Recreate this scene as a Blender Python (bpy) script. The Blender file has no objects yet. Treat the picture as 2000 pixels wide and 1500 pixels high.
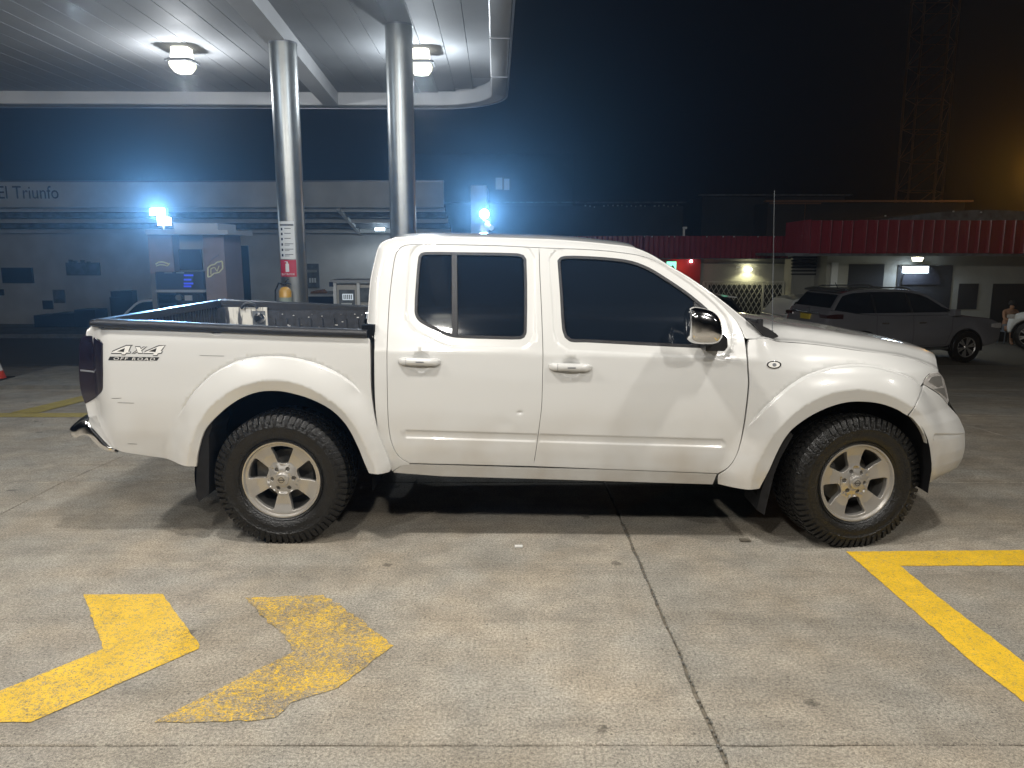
import bpy, math, random
import numpy as np
from mathutils import Vector, Matrix
from mathutils.geometry import delaunay_2d_cdt
R = math.radians
random.seed(7); rng = np.random.RandomState(5)
scene = bpy.context.scene
col = scene.collection

# ------------------------------------------------------------------ camera, world, exposure
CAM_H, PITCH, F = 1.646, R(9.87), 1500.0
cd = bpy.data.cameras.new('camera'); cam = bpy.data.objects.new('camera', cd); col.objects.link(cam)
cam.location = (0, 0, CAM_H); cam.rotation_euler = (R(90) - PITCH, 0, 0)
cd.sensor_width = 36; cd.lens = F / 2000 * 36; cd.clip_end = 600; cd.clip_start = .05
scene.camera = cam
world = bpy.data.worlds.new('World'); scene.world = world; world.use_nodes = True
wn = world.node_tree.nodes; wl = world.node_tree.links
sky = wn.new('ShaderNodeTexSky'); sky.sky_type = 'NISHITA'; sky.sun_disc = False
sky.sun_elevation = R(-4.0); sky.sun_rotation = R(-62); sky.dust_density = .4; sky.air_density = 1.0; sky.ozone_density = 3.0
wl.new(sky.outputs[0], wn['Background'].inputs[0]); wn['Background'].inputs[1].default_value = .035
scene.view_settings.view_transform = 'Standard'; scene.view_settings.look = 'None'
scene.view_settings.exposure = 0.0; scene.view_settings.gamma = 1.0
scene.view_settings.use_curve_mapping = False
scene.cycles.use_denoising = True
scene.cycles.max_bounces = 6; scene.cycles.volume_bounces = 0
scene.cycles.sample_clamp_indirect = 3.0
LAMP_W = 325.0          # one canopy lamp
FLOOD_W = 2400.0         # one of the two blue-white floodlights
HAZE = .0018

# ------------------------------------------------------------------ picking points: pixel of the 2000x1500 photo -> place
cp, sp = math.cos(PITCH), math.sin(PITCH)
def ray(u, v):
    d = (u - 1000) / F; e = (750 - v) / F
    return (d, cp + e * sp, -sp + e * cp)
def at(u, v, Y):
    r = ray(u, v); t = Y / r[1]
    return (r[0] * t, Y, CAM_H + r[2] * t)
GY = [-30, 5.33, 8.31, 11.29, 14.27, 17.26, 18.6, 90]; GZ = [0, 0, -.15, -.41, -.71, -1.0, -1.12, -1.12]
def gz(Y): return float(np.interp(Y, GY, GZ))
def gp(u, v):
    r = ray(u, v); Y = 4.0
    for _ in range(60):
        t = (gz(Y) - CAM_H) / r[2]; Y = .5 * Y + .5 * r[1] * t
    t = Y / r[1]; return (r[0] * t, Y)

# ------------------------------------------------------------------ materials
def newmat(name):
    m = bpy.data.materials.new(name); m.use_nodes = True
    return m, m.node_tree.nodes, m.node_tree.links, m.node_tree.nodes['Principled BSDF']
def mat(name, c, rough=.6, metal=0.0, coat=0.0, var=.0, vscale=6.0, bump=0.0, bscale=200.0, emit=None, es=0.0, spec=.5):
    m, n, l, b = newmat(name)
    b.inputs['Base Color'].default_value = (*c, 1); b.inputs['Roughness'].default_value = rough
    b.inputs['Metallic'].default_value = metal; b.inputs['Coat Weight'].default_value = coat
    b.inputs['Coat Roughness'].default_value = .06; b.inputs['Specular IOR Level'].default_value = spec
    if var or bump:
        tc = n.new('ShaderNodeTexCoord')
    if var:
        nz = n.new('ShaderNodeTexNoise'); nz.inputs['Scale'].default_value = vscale; nz.inputs['Detail'].default_value = 6
        l.new(tc.outputs['Object'], nz.inputs[0])
        rp = n.new('ShaderNodeMapRange'); rp.inputs[1].default_value = .3; rp.inputs[2].default_value = .7
        rp.inputs[3].default_value = 1 - var; rp.inputs[4].default_value = 1 + var; l.new(nz.outputs[0], rp.inputs[0])
        mx = n.new('ShaderNodeVectorMath'); mx.operation = 'SCALE'; mx.inputs[0].default_value = c
        l.new(rp.outputs[0], mx.inputs['Scale']); l.new(mx.outputs[0], b.inputs['Base Color'])
        rr = n.new('ShaderNodeMapRange'); rr.inputs[3].default_value = max(.02, rough * .8); rr.inputs[4].default_value = min(1, rough * 1.2)
        l.new(nz.outputs[0], rr.inputs[0]); l.new(rr.outputs[0], b.inputs['Roughness'])
    if bump:
        nb = n.new('ShaderNodeTexNoise'); nb.inputs['Scale'].default_value = bscale; nb.inputs['Detail'].default_value = 4
        l.new(tc.outputs['Object'], nb.inputs[0])
        bp = n.new('ShaderNodeBump'); bp.inputs['Strength'].default_value = bump; bp.inputs['Distance'].default_value = .01
        l.new(nb.outputs[0], bp.inputs['Height']); l.new(bp.outputs[0], b.inputs['Normal'])
    if emit:
        b.inputs['Emission Color'].default_value = (*emit, 1); b.inputs['Emission Strength'].default_value = es
    return m

def concrete_nodes(n, l, tone):
    g = n.new('ShaderNodeNewGeometry')
    def noise(s, d=5, r=.55):
        x = n.new('ShaderNodeTexNoise'); x.inputs['Scale'].default_value = s; x.inputs['Detail'].default_value = d
        x.inputs['Roughness'].default_value = r; l.new(g.outputs['Position'], x.inputs[0]); return x.outputs[0]
    def ramp(src, a, b_, lo, hi):
        x = n.new('ShaderNodeMapRange'); x.inputs[1].default_value = a; x.inputs[2].default_value = b_
        x.inputs[3].default_value = lo; x.inputs[4].default_value = hi; l.new(src, x.inputs[0]); return x.outputs[0]
    def mul(a, b_):
        x = n.new('ShaderNodeMath'); x.operation = 'MULTIPLY'; l.new(a, x.inputs[0]); l.new(b_, x.inputs[1]); return x.outputs[0]
    big = ramp(noise(.55, 6, .6), .32, .68, .76, 1.16)
    mid = ramp(noise(5, 6, .65), .34, .66, .82, 1.14)
    fine = ramp(noise(85, 4, .8), .38, .62, .55, 1.30)
    grit = ramp(noise(230, 2, .8), .36, .64, .66, 1.28)
    # long faint sweep marks of the broom
    mp = n.new('ShaderNodeMapping'); mp.inputs['Scale'].default_value = (1.6, 22, 1); l.new(g.outputs['Position'], mp.inputs[0])
    sw = n.new('ShaderNodeTexNoise'); sw.inputs['Scale'].default_value = 2.4; sw.inputs['Detail'].default_value = 5; l.new(mp.outputs[0], sw.inputs[0])
    sweep = ramp(sw.outputs[0], .3, .7, .93, 1.06)
    vo = n.new('ShaderNodeTexVoronoi'); vo.inputs['Scale'].default_value = 46; l.new(g.outputs['Position'], vo.inputs[0])
    vo.inputs['Randomness'].default_value = 1.0
    sepv = n.new('ShaderNodeSeparateColor'); l.new(vo.outputs['Color'], sepv.inputs[0])
    sel = ramp(sepv.outputs[0], .8, .82, 0, 1)
    pit = n.new('ShaderNodeMath'); pit.operation = 'LESS_THAN'; l.new(vo.outputs['Distance'], pit.inputs[0]); pit.inputs[1].default_value = .2
    pits = mul(pit.outputs[0], sel)
    pitf = ramp(pits, 0, 1, 1, .5)
    # oil drips
    vo2 = n.new('ShaderNodeTexVoronoi'); vo2.inputs['Scale'].default_value = 2.4; l.new(g.outputs['Position'], vo2.inputs[0])
    wob = n.new('ShaderNodeMath'); wob.operation = 'ADD'; l.new(vo2.outputs['Distance'], wob.inputs[0])
    l.new(ramp(noise(24, 4, .7), .3, .7, -.05, .05), wob.inputs[1])
    drip = ramp(wob.outputs[0], .045, .075, .5, 1)
    blot = ramp(noise(1.15, 7, .72), .56, .72, 1, .80)
    mp2 = n.new('ShaderNodeMapping'); mp2.inputs['Scale'].default_value = (.16, 2.3, 1); mp2.inputs['Location'].default_value = (3.1, .4, 0); l.new(g.outputs['Position'], mp2.inputs[0])
    tk = n.new('ShaderNodeTexNoise'); tk.inputs['Scale'].default_value = 1.6; tk.inputs['Detail'].default_value = 6; tk.inputs['Roughness'].default_value = .65; l.new(mp2.outputs[0], tk.inputs[0])
    track = ramp(tk.outputs[0], .52, .70, 1, .82)
    v = mul(mul(mul(mul(big, mid), mul(fine, grit)), mul(mul(pitf, drip), sweep)), mul(blot, track))
    warm = n.new('ShaderNodeMix'); warm.data_type = 'RGBA'
    warm.inputs[6].default_value = (tone[0], tone[1], tone[2], 1); warm.inputs[7].default_value = (tone[0] * 1.06, tone[1] * .985, tone[2] * .90, 1)
    l.new(ramp(noise(2.1, 4), .35, .65, 0, 1), warm.inputs[0])
    oi = n.new('ShaderNodeObjectInfo'); rv = ramp(oi.outputs['Random'], 0, 1, .93, 1.05)
    vm = n.new('ShaderNodeVectorMath'); vm.operation = 'SCALE'; l.new(warm.outputs[2], vm.inputs[0]); l.new(mul(v, rv), vm.inputs['Scale'])
    hh = mul(fine, grit)
    h2 = n.new('ShaderNodeMath'); h2.operation = 'SUBTRACT'; l.new(hh, h2.inputs[0]); l.new(pits, h2.inputs[1])
    bp = n.new('ShaderNodeBump'); bp.inputs['Strength'].default_value = .55; bp.inputs['Distance'].default_value = .003
    l.new(h2.outputs[0], bp.inputs['Height'])
    return vm.outputs[0], bp.outputs[0], hh, noise, ramp, mul
def concrete(name, tone, rough=.8):
    m, n, l, b = newmat(name)
    c, bp, _, noise, ramp, mul = concrete_nodes(n, l, tone)
    l.new(c, b.inputs['Base Color']); l.new(bp, b.inputs['Normal'])
    l.new(ramp(noise(3, 4), .3, .7, rough - .12, rough + .08), b.inputs['Roughness'])
    return m
def paint_marking(name, c, wear, edge=.0):
    """road paint over concrete: where it has worn through, the concrete's pits show"""
    m, n, l, b = newmat(name)
    cc, bp, hh, noise, ramp, mul = concrete_nodes(n, l, (.33, .30, .255))
    nz = noise(170, 4, 1.0); big = noise(3.2, 4, .6)
    th = n.new('ShaderNodeMath'); th.operation = 'ADD'; l.new(nz, th.inputs[0]); l.new(ramp(big, .3, .7, -wear * .48, -wear * .14), th.inputs[1])
    gd = ramp(noise(38, 5, .9), .38, .62, -.07, .07)
    th2 = n.new('ShaderNodeMath'); th2.operation = 'ADD'; l.new(th.outputs[0], th2.inputs[0]); l.new(gd, th2.inputs[1])
    msk = ramp(th2.outputs[0], .385, .425, 0, 1)
    mx = n.new('ShaderNodeMix'); mx.data_type = 'RGBA'; l.new(msk, mx.inputs[0]); l.new(cc, mx.inputs[6])
    pc = n.new('ShaderNodeVectorMath'); pc.operation = 'SCALE'; pc.inputs[0].default_value = c
    l.new(mul(ramp(noise(7, 5), .3, .7, .86, 1.08), ramp(noise(120, 3), .3, .7, .88, 1.08)), pc.inputs['Scale'])
    l.new(pc.outputs[0], mx.inputs[7]); l.new(mx.outputs[2], b.inputs['Base Color']); l.new(bp, b.inputs['Normal'])
    b.inputs['Roughness'].default_value = .62
    return m

M = {}
M['slab'] = concrete('slab_concrete', (.375, .350, .300))
M['joint'] = mat('joint_dirt', (.15, .13, .10), .95, var=.4, vscale=60)
M['asphalt'] = concrete('asphalt', (.052, .052, .054), .85)
M['pave'] = concrete('pavement_concrete', (.24, .24, .22))
M['yellow'] = paint_marking('yellow_road_paint', (.84, .53, .022), .13)
M['yellow_worn'] = paint_marking('worn_yellow_road_paint', (.84, .53, .022), .40)
M['yellow_new'] = paint_marking('fresh_yellow_road_paint', (.86, .54, .018), .02)
M['yellow_old'] = paint_marking('old_faded_yellow_paint', (.42, .33, .07), .12)

def car_paint(name, c, dirt=.0, rough=.28, coat=1.0, metal=0.0):
    m, n, l, b = newmat(name)
    tc = n.new('ShaderNodeTexCoord')
    nz = n.new('ShaderNodeTexNoise'); nz.inputs['Scale'].default_value = 3.5; nz.inputs['Detail'].default_value = 7; l.new(tc.outputs['Object'], nz.inputs[0])
    sx = n.new('ShaderNodeSeparateXYZ'); l.new(tc.outputs['Object'], sx.inputs[0])
    lowm = n.new('ShaderNodeMapRange'); lowm.inputs[1].default_value = .85; lowm.inputs[2].default_value = .40
    lowm.inputs[3].default_value = 0; lowm.inputs[4].default_value = 1; l.new(sx.outputs[2], lowm.inputs[0])
    nr = n.new('ShaderNodeMapRange'); nr.inputs[1].default_value = .35; nr.inputs[2].default_value = .75; l.new(nz.outputs[0], nr.inputs[0])
    m1 = n.new('ShaderNodeMath'); m1.operation = 'MULTIPLY'; l.new(lowm.outputs[0], m1.inputs[0]); l.new(nr.outputs[0], m1.inputs[1])
    m2 = n.new('ShaderNodeMath'); m2.operation = 'MULTIPLY'; l.new(m1.outputs[0], m2.inputs[0]); m2.inputs[1].default_value = dirt
    mx = n.new('ShaderNodeMix'); mx.data_type = 'RGBA'; l.new(m2.outputs[0], mx.inputs[0])
    mx.inputs[6].default_value = (*c, 1); mx.inputs[7].default_value = (.34, .27, .18, 1)
    l.new(mx.outputs[2], b.inputs['Base Color'])
    b.inputs['Roughness'].default_value = rough; b.inputs['Coat Weight'].default_value = coat; b.inputs['Coat Roughness'].default_value = .05
    b.inputs['Metallic'].default_value = metal
    # orange peel and faint panel ripple
    nb = n.new('ShaderNodeTexNoise'); nb.inputs['Scale'].default_value = 6; nb.inputs['Detail'].default_value = 3; l.new(tc.outputs['Object'], nb.inputs[0])
    bp = n.new('ShaderNodeBump'); bp.inputs['Strength'].default_value = .06; bp.inputs['Distance'].default_value = .02
    l.new(nb.outputs[0], bp.inputs['Height']); l.new(bp.outputs[0], b.inputs['Normal']); l.new(bp.outputs[0], b.inputs['Coat Normal'])
    return m
M['white'] = car_paint('white_car_paint', (.605, .605, .59), .6)
M['grey'] = car_paint('grey_metallic_paint', (.24, .24, .26), .2, .22, .9, .35)
M['white2'] = car_paint('plain_white_paint', (.72, .73, .72), .15)
M['darkpaint'] = car_paint('dark_car_paint', (.02, .022, .026), .1)
M['glass'] = mat('tinted_glass', (.007, .011, .018), .06, spec=.6)  # navy in the base colour stands in for the bluish sky reflection
M['glass2'] = mat('smoked_lamp_glass', (.012, .008, .016), .08, coat=1.0, spec=.7)
M['rubber'] = mat('rubber', (.012, .012, .013), .6, var=.25, vscale=30, spec=.25)
M['plastic'] = mat('black_plastic', (.018, .018, .020), .36, var=.2, vscale=18, bump=.25, bscale=300, spec=.4)
M['liner'] = mat('bed_liner', (.03, .032, .038), .55, var=.4, vscale=25, bump=.4, bscale=120)
M['tyre'] = mat('tyre_rubber', (.009, .0088, .0085), .30, var=.35, vscale=26, bump=.5, bscale=90)
M['tread'] = mat('tread_rubber', (.010, .0096, .009), .36, var=.35, vscale=40, bump=.5, bscale=120, spec=.35)
M['alloy'] = mat('silver_wheel_alloy', (.52, .50, .47), .36, metal=.75, coat=.3, var=.08, vscale=9)
M['alloy_in'] = mat('wheel_barrel_metal', (.17, .165, .155), .5, metal=.6, var=.3, vscale=20)
M['chrome'] = mat('chrome', (.82, .82, .82), .11, metal=1.0)
M['under'] = mat('underbody_black', (.006, .006, .007), .9, var=.3, vscale=9, spec=.08)
M['steel'] = mat('brushed_steel', (.27, .28, .275), .36, metal=.85, var=.12, vscale=5)
M['decal_dark'] = mat('decal_dark_grey', (.018, .017, .015), .5)
M['decal_light'] = mat('decal_white', (.74, .73, .70), .4)
M['lens'] = mat('clear_lamp_plastic', (.42, .40, .38), .12, coat=1.0, var=.2, vscale=30, spec=.8)
M['red_plastic'] = mat('red_lamp_plastic', (.035, .003, .004), .15, coat=1)
M['plate'] = mat('yellow_number_plate', (.5, .38, .04), .5)
M['wornwhite'] = None
M['soffit'] = mat('canopy_soffit_sheet', (.24, .245, .25), .7, var=.10, vscale=1.2, spec=.15)
M['fascia'] = mat('canopy_fascia_sheet', (.42, .42, .42), .5, var=.08, vscale=1.5)
M['lip'] = mat('canopy_lip_metal', (.22, .23, .25), .35, metal=.4)
M['wall'] = mat('painted_wall', (.50, .51, .50), .8, var=.12, vscale=1.3, bump=.1, bscale=40)
M['wall_warm'] = mat('cream_painted_wall', (.26, .26, .23), .85, var=.12, vscale=1.5, bump=.1, bscale=40)
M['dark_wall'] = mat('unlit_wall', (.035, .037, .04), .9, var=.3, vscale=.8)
M['red_sheet'] = mat('red_painted_sheet', (.20, .018, .030), .22, coat=.5, var=.05, vscale=3)
M['red_wall'] = mat('red_painted_wall', (.32, .02, .02), .8, var=.1, vscale=3)
M['white_frame'] = mat('white_painted_metal', (.60, .61, .60), .5)
M['gate'] = mat('gate_painted_steel', (.42, .42, .38), .5)
M['dark_in'] = mat('dark_interior', (.012, .013, .015), .9)
M['navy'] = mat('navy_board', (.012, .02, .045), .7)
M['greyboard'] = mat('grey_board', (.10, .11, .12), .7, var=.5, vscale=5)
M['pump_body'] = mat('pump_maroon_sheet', (.21, .175, .175), .4, coat=.3, metal=.3, var=.1, vscale=6)
M['pump_grey'] = mat('pump_grey_sheet', (.25, .26, .27), .45)
M['pump_cream'] = mat('pump_cream_sheet', (.40, .38, .34), .5)
M['gold'] = mat('reflective_gold_decal', (.62, .60, .36), .4)
M['wood'] = mat('brown_skin', (.34, .17, .09), .6)
M['cone'] = mat('traffic_cone_orange', (.62, .05, .02), .5)
M['sign_white'] = mat('sign_white', (.62, .64, .64), .5)
M['sign_red'] = mat('sign_red', (.42, .015, .04), .45)
M['extinguisher'] = mat('yellow_extinguisher_paint', (.55, .30, .03), .3, coat=.6)
M['label'] = mat('paper_label', (.25, .29, .24), .5)
M['rust'] = mat('rusty_steel', (.24, .13, .075), .8, var=.3, vscale=20)
def emis(name, c, s): return mat(name, (.02, .02, .02), .5, emit=c, es=s)
M['lamp_glow'] = emis('lamp_housing_glow', (1, .98, .84), 3.5)
M['lamp_on'] = emis('lit_lamp_diffuser', (1, .98, .80), 2.2)
M['flood_on'] = emis('lit_floodlight_glass', (.72, .88, 1), 40)
M['warm_on'] = emis('lit_warm_bulkhead', (1, .95, .62), 25)
M['cool_on'] = emis('lit_cool_sign', (.70, .84, 1), 14)
M['green_on'] = emis('lit_green_sign', (.25, 1, .62), 2.2)
M['blue_on'] = emis('blue_screen_text', (.03, .05, .6), 1.1)
M['screen_on'] = emis('lit_pump_display', (.62, .70, .75), .9)
M['orange_on'] = emis('lit_sodium_lamp', (1, .50, .06), 60)
M['far_lit'] = emis('lit_far_window', (.30, .38, .45), .35)

# ------------------------------------------------------------------ mesh helpers
class MB:
    def __init__(s): s.v = []; s.f = []
    def add(s, vs, fs):
        o = len(s.v); s.v += [tuple(p) for p in vs]; s.f += [tuple(i + o for i in f) for f in fs]; return s
    def box(s, x0, x1, y0, y1, z0, z1, skew=None):
        x0, x1 = min(x0, x1), max(x0, x1); y0, y1 = min(y0, y1), max(y0, y1); z0, z1 = min(z0, z1), max(z0, z1)
        vs = [(x, y, z) for z in (z0, z1) for y in (y0, y1) for x in (x0, x1)]
        return s.add(vs, [(0, 2, 3, 1), (4, 5, 7, 6), (0, 1, 5, 4), (2, 6, 7, 3), (0, 4, 6, 2), (1, 3, 7, 5)])
    def cyl(s, a, b, r0, r1=None, n=16, caps=True):
        r1 = r0 if r1 is None else r1; a = Vector(a); b = Vector(b); d = (b - a).normalized()
        p = d.orthogonal().normalized(); q = d.cross(p)
        vs = []
        for c, r in ((a, r0), (b, r1)):
            for i in range(n):
                t = 2 * math.pi * i / n; vs.append(c + p * (r * math.cos(t)) + q * (r * math.sin(t)))
        fs = [(i, (i + 1) % n, n + (i + 1) % n, n + i) for i in range(n)]
        if caps: fs += [tuple(range(n - 1, -1, -1)), tuple(range(n, 2 * n))]
        return s.add(vs, fs)
    def tube(s, pts, r, n=8):
        pts = [Vector(p) for p in pts]; vs = []; fs = []
        up = None
        for i, p in enumerate(pts):
            d = (pts[min(i + 1, len(pts) - 1)] - pts[max(i - 1, 0)]).normalized()
            if up is None: up = d.orthogonal().normalized()
            a = (up - d * up.dot(d)).normalized(); b = d.cross(a); up = a
            rr = r[i] if isinstance(r, (list, tuple)) else r
            for k in range(n):
                t = 2 * math.pi * k / n; vs.append(p + a * (rr * math.cos(t)) + b * (rr * math.sin(t)))
        for i in range(len(pts) - 1):
            for k in range(n):
                fs.append((i * n + k, i * n + (k + 1) % n, (i + 1) * n + (k + 1) % n, (i + 1) * n + k))
        fs += [tuple(range(n - 1, -1, -1)), tuple(range((len(pts) - 1) * n, len(pts) * n))]
        return s.add(vs, fs)
    def rings(s, rings, closed=True, caps=True):
        """loft a list of equally long rings"""
        n = len(rings[0]); vs = [p for r_ in rings for p in r_]; fs = []
        for i in range(len(rings) - 1):
            for k in range(n if closed else n - 1):
                fs.append((i * n + k, i * n + (k + 1) % n, (i + 1) * n + (k + 1) % n, (i + 1) * n + k))
        if caps and closed: fs += [tuple(range(n - 1, -1, -1)), tuple(range((len(rings) - 1) * n, len(rings) * n))]
        return s.add(vs, fs)
    def lathe(s, prof, c, axis='z', n=32, caps=True):
        rs = []
        for r_, h in prof:
            ring = []
            for i in range(n):
                t = 2 * math.pi * i / n; a, b = r_ * math.cos(t), r_ * math.sin(t)
                ring.append((c[0] + a, c[1] + b, c[2] + h) if axis == 'z' else (c[0] + a, c[1] + h, c[2] + b))
            rs.append(ring)
        return s.rings(rs, True, caps)
    def prism(s, poly, y0, y1, inset=0.0, d=0.0):
        """x-z outline pushed from y0 to y1, with optional bevel"""
        n = len(poly)
        if inset:
            ins = offset_poly(poly, -inset)
            rs = [[(x, y0, z) for x, z in ins], [(x, y0 + d, z) for x, z in poly], [(x, y1 - d, z) for x, z in poly], [(x, y1, z) for x, z in ins]]
        else:
            rs = [[(x, y0, z) for x, z in poly], [(x, y1, z) for x, z in poly]]
        return s.rings(rs)
    def build(s, name, m, parent=None, smooth=False, world=True, ang=35):
        return make(name, s.v, s.f, m, parent, smooth, world, ang)
def area2(p): return sum(p[i][0] * p[(i + 1) % len(p)][1] - p[(i + 1) % len(p)][0] * p[i][1] for i in range(len(p)))
def offset_poly(p, d, closed=True):
    """positive d = outwards for a closed ring (any orientation), left-hand side for an open line"""
    n = len(p); out = []
    sgn = 1.0
    if closed: sgn = 1.0 if area2(p) > 0 else -1.0
    for i in range(n):
        a = p[(i - 1) % n] if closed or i > 0 else p[i]; b = p[(i + 1) % n] if closed or i < n - 1 else p[i]
        dx, dz = b[0] - a[0], b[1] - a[1]; L = math.hypot(dx, dz) or 1
        out.append((p[i][0] + dz / L * d * sgn, p[i][1] - dx / L * d * sgn))
    return out
def make(name, vs, fs, m, parent=None, smooth=False, world=True, ang=35):
    me = bpy.data.meshes.new(name); 
    if parent is not None and world:
        inv = pmat(parent).inverted(); vs = [inv @ Vector(v) for v in vs]
    me.from_pydata([tuple(v) for v in vs], [], [tuple(f) for f in fs]); me.materials.append(m)
    import bmesh
    bm = bmesh.new(); bm.from_mesh(me); bmesh.ops.recalc_face_normals(bm, faces=bm.faces); bm.to_mesh(me); bm.free()
    if smooth:
        me.shade_smooth()
        if ang < 180: me.set_sharp_from_angle(angle=R(ang))
    me.update()
    o = bpy.data.objects.new(name, me); col.objects.link(o)
    if parent is not None: o.parent = parent
    return o
def pmat(o):
    m_ = o.matrix_basis.copy()
    return (pmat(o.parent) @ m_) if o.parent else m_
def thing(name, label, cat, loc=(0, 0, 0), rz=0.0, group=None):
    o = bpy.data.objects.new(name, None); col.objects.link(o); o.location = loc; o.rotation_euler = (0, 0, rz)
    o.empty_display_size = .2
    o['label'] = label; o['category'] = cat
    if group: o['group'] = group
    return o
def tag(o, label, cat, group=None):
    o['label'] = label; o['category'] = cat
    if group: o['group'] = group
    return o
def struct(o, kind='structure'): o['kind'] = kind; return o
def dup(o, parent=None, loc=None):
    c = o.copy(); col.objects.link(c)
    if parent: c.parent = parent
    if loc is not None: c.location = loc
    for ch in list(o.children): dup(ch, c)
    return c
def text(name, s, size, loc, rot, m, parent=None, extrude=.002, align='LEFT', sx=1.0, shear=0.0, spacing=1.0):
    cu = bpy.data.curves.new(name, 'FONT'); cu.body = s; cu.size = size; cu.extrude = extrude; cu.align_x = align
    cu.align_y = 'CENTER'; cu.shear = shear; cu.space_character = spacing; cu.resolution_u = 3
    cu.materials.append(m); o = bpy.data.objects.new(name, cu); col.objects.link(o)
    o.location = loc; o.rotation_euler = rot; o.scale = (sx, 1, 1)
    if parent is not None:
        o.parent = parent
        if True:
            mw = Matrix.Translation(loc) @ Matrix.Rotation(rot[2], 4, 'Z') @ Matrix.Rotation(rot[1], 4, 'Y') @ Matrix.Rotation(rot[0], 4, 'X') @ Matrix.Diagonal((sx, 1, 1, 1))
            o.matrix_basis = pmat(parent).inverted() @ mw
    bpy.context.view_layer.update()
    me = bpy.data.meshes.new_from_object(o.evaluated_get(bpy.context.evaluated_depsgraph_get())); me.name = name
    q = bpy.data.objects.new(name, me); col.objects.link(q); q.parent = o.parent; q.matrix_basis = o.matrix_basis.copy()
    bpy.data.objects.remove(o); q.name = name
    return q
def spot(name, loc, power, color, parent, size=170, radius=.1, aim=(0, 0, -1), blend=.35):
    ld = bpy.data.lights.new(name, 'SPOT' if size else 'POINT'); ld.energy = power; ld.color = color
    if size: ld.spot_size = R(size); ld.spot_blend = blend
    ld.shadow_soft_size = radius; o = bpy.data.objects.new(name, ld); col.objects.link(o)
    q = Vector(aim).to_track_quat('-Z', 'Y')
    mw = Matrix.Translation(loc) @ q.to_matrix().to_4x4()
    if parent: o.parent = parent; o.matrix_basis = pmat(parent).inverted() @ mw
    else: o.matrix_basis = mw
    return o

# ------------------------------------------------------------------ ground: falling away behind the truck
def strip(name, x0, x1, ys, z_off, m, nx=1):
    vs = []; fs = []
    for y in ys:
        for i in range(nx + 1): vs.append((x0 + (x1 - x0) * i / nx, y, gz(y) + z_off))
    for j in range(len(ys) - 1):
        for i in range(nx): a = j * (nx + 1) + i; fs.append((a, a + 1, a + nx + 2, a + nx + 1))
    return make(name, vs, fs, m)
ground = struct(strip('ground', -160, 160, [-90, -30, 5.33, 8.31, 11.29, 14.27, 17.26, 18.6, 24.6, 90, 260], -.009, M['joint']))
struct(strip('asphalt_road', -60, 60, [18.64, 24.5, 60], -.012, M['asphalt']))
pv = struct(strip('pavement', -60, 60, [24.6, 40], .12, M['pave']))
kb = MB(); kb.box(-60, 60, 24.5, 24.6, -1.4, -1.0); struct(kb.build('kerb', M['pave']))
# slabs of cast concrete, each its own piece; the joints are real gaps down to the dirt
XJ = [-19.1, -15.14, -11.17, -7.21, -3.24, .70, 4.67, 8.63, 12.6, 16.5, 20.5]
YJ = [-6.6, -3.62, -.635, 2.347, 5.33, 8.31, 11.29, 14.27, 17.26, 18.6]
def edge(a, b, jit, step=.06, far=False):
    n = 1 if far else max(2, int(math.hypot(b[0] - a[0], b[1] - a[1]) / step)); out = []
    dx, dy = b[0] - a[0], b[1] - a[1]; L = math.hypot(dx, dy); w = 0
    for i in range(n):
        t = i / n; w = .6 * w + random.gauss(0, jit)
        k = w if 0 < i else 0
        if random.random() < .07 and i > 1: k += abs(random.gauss(0, jit * 2.5))
        k = min(.02, max(-.004, k))
        out.append((a[0] + dx * t - dy / L * k, a[1] + dy * t + dx / L * k))
    return out
for i in range(len(XJ) - 1):
    for j in range(len(YJ) - 1):
        far = YJ[j] > 6 or abs((XJ[i] + XJ[i + 1]) / 2) > 8 or YJ[j] < -1
        g = .0032
        xa, xb = XJ[i] + g, XJ[i + 1] - g
        gL = .003 if abs(XJ[i] - .70) < .01 else 0; gR = .003 if abs(XJ[i + 1] - .70) < .01 else 0
        sk = (lambda x, y: x + (.012 * (y - 2.3) * -.9 if abs(x - .70) < .05 else 0))
        c = [(xa + gL, YJ[j] + g), (xb - gR, YJ[j] + g), (xb - gR, YJ[j + 1] - g), (xa + gL, YJ[j + 1] - g)]
        jit = .0012; J = [jit, .0026 if gR else jit, jit, .0026 if gL else jit]
        poly = []
        for k in range(4): poly += edge(c[k], c[(k + 1) % 4], J[k], far=far)
        top = [(sk(x, y), y, gz(y)) for x, y in poly]
        rim = [(x, y, z - .004) for x, y, z in top]
        cxm = sum(p[0] for p in poly) / len(poly); cym = sum(p[1] for p in poly) / len(poly)
        ins = [(x + (.004 if x < cxm else -.004), y + (.004 if y < cym else -.004), z) for x, y, z in top]
        low = [(x, y, z - .06) for x, y, z in top]
        b = MB(); b.rings([low, rim, ins], True, False); n = len(poly); b.f.append(tuple(range(2 * n, 3 * n)))
        o = b.build('concrete_slab', M['slab']); o.parent = ground
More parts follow.
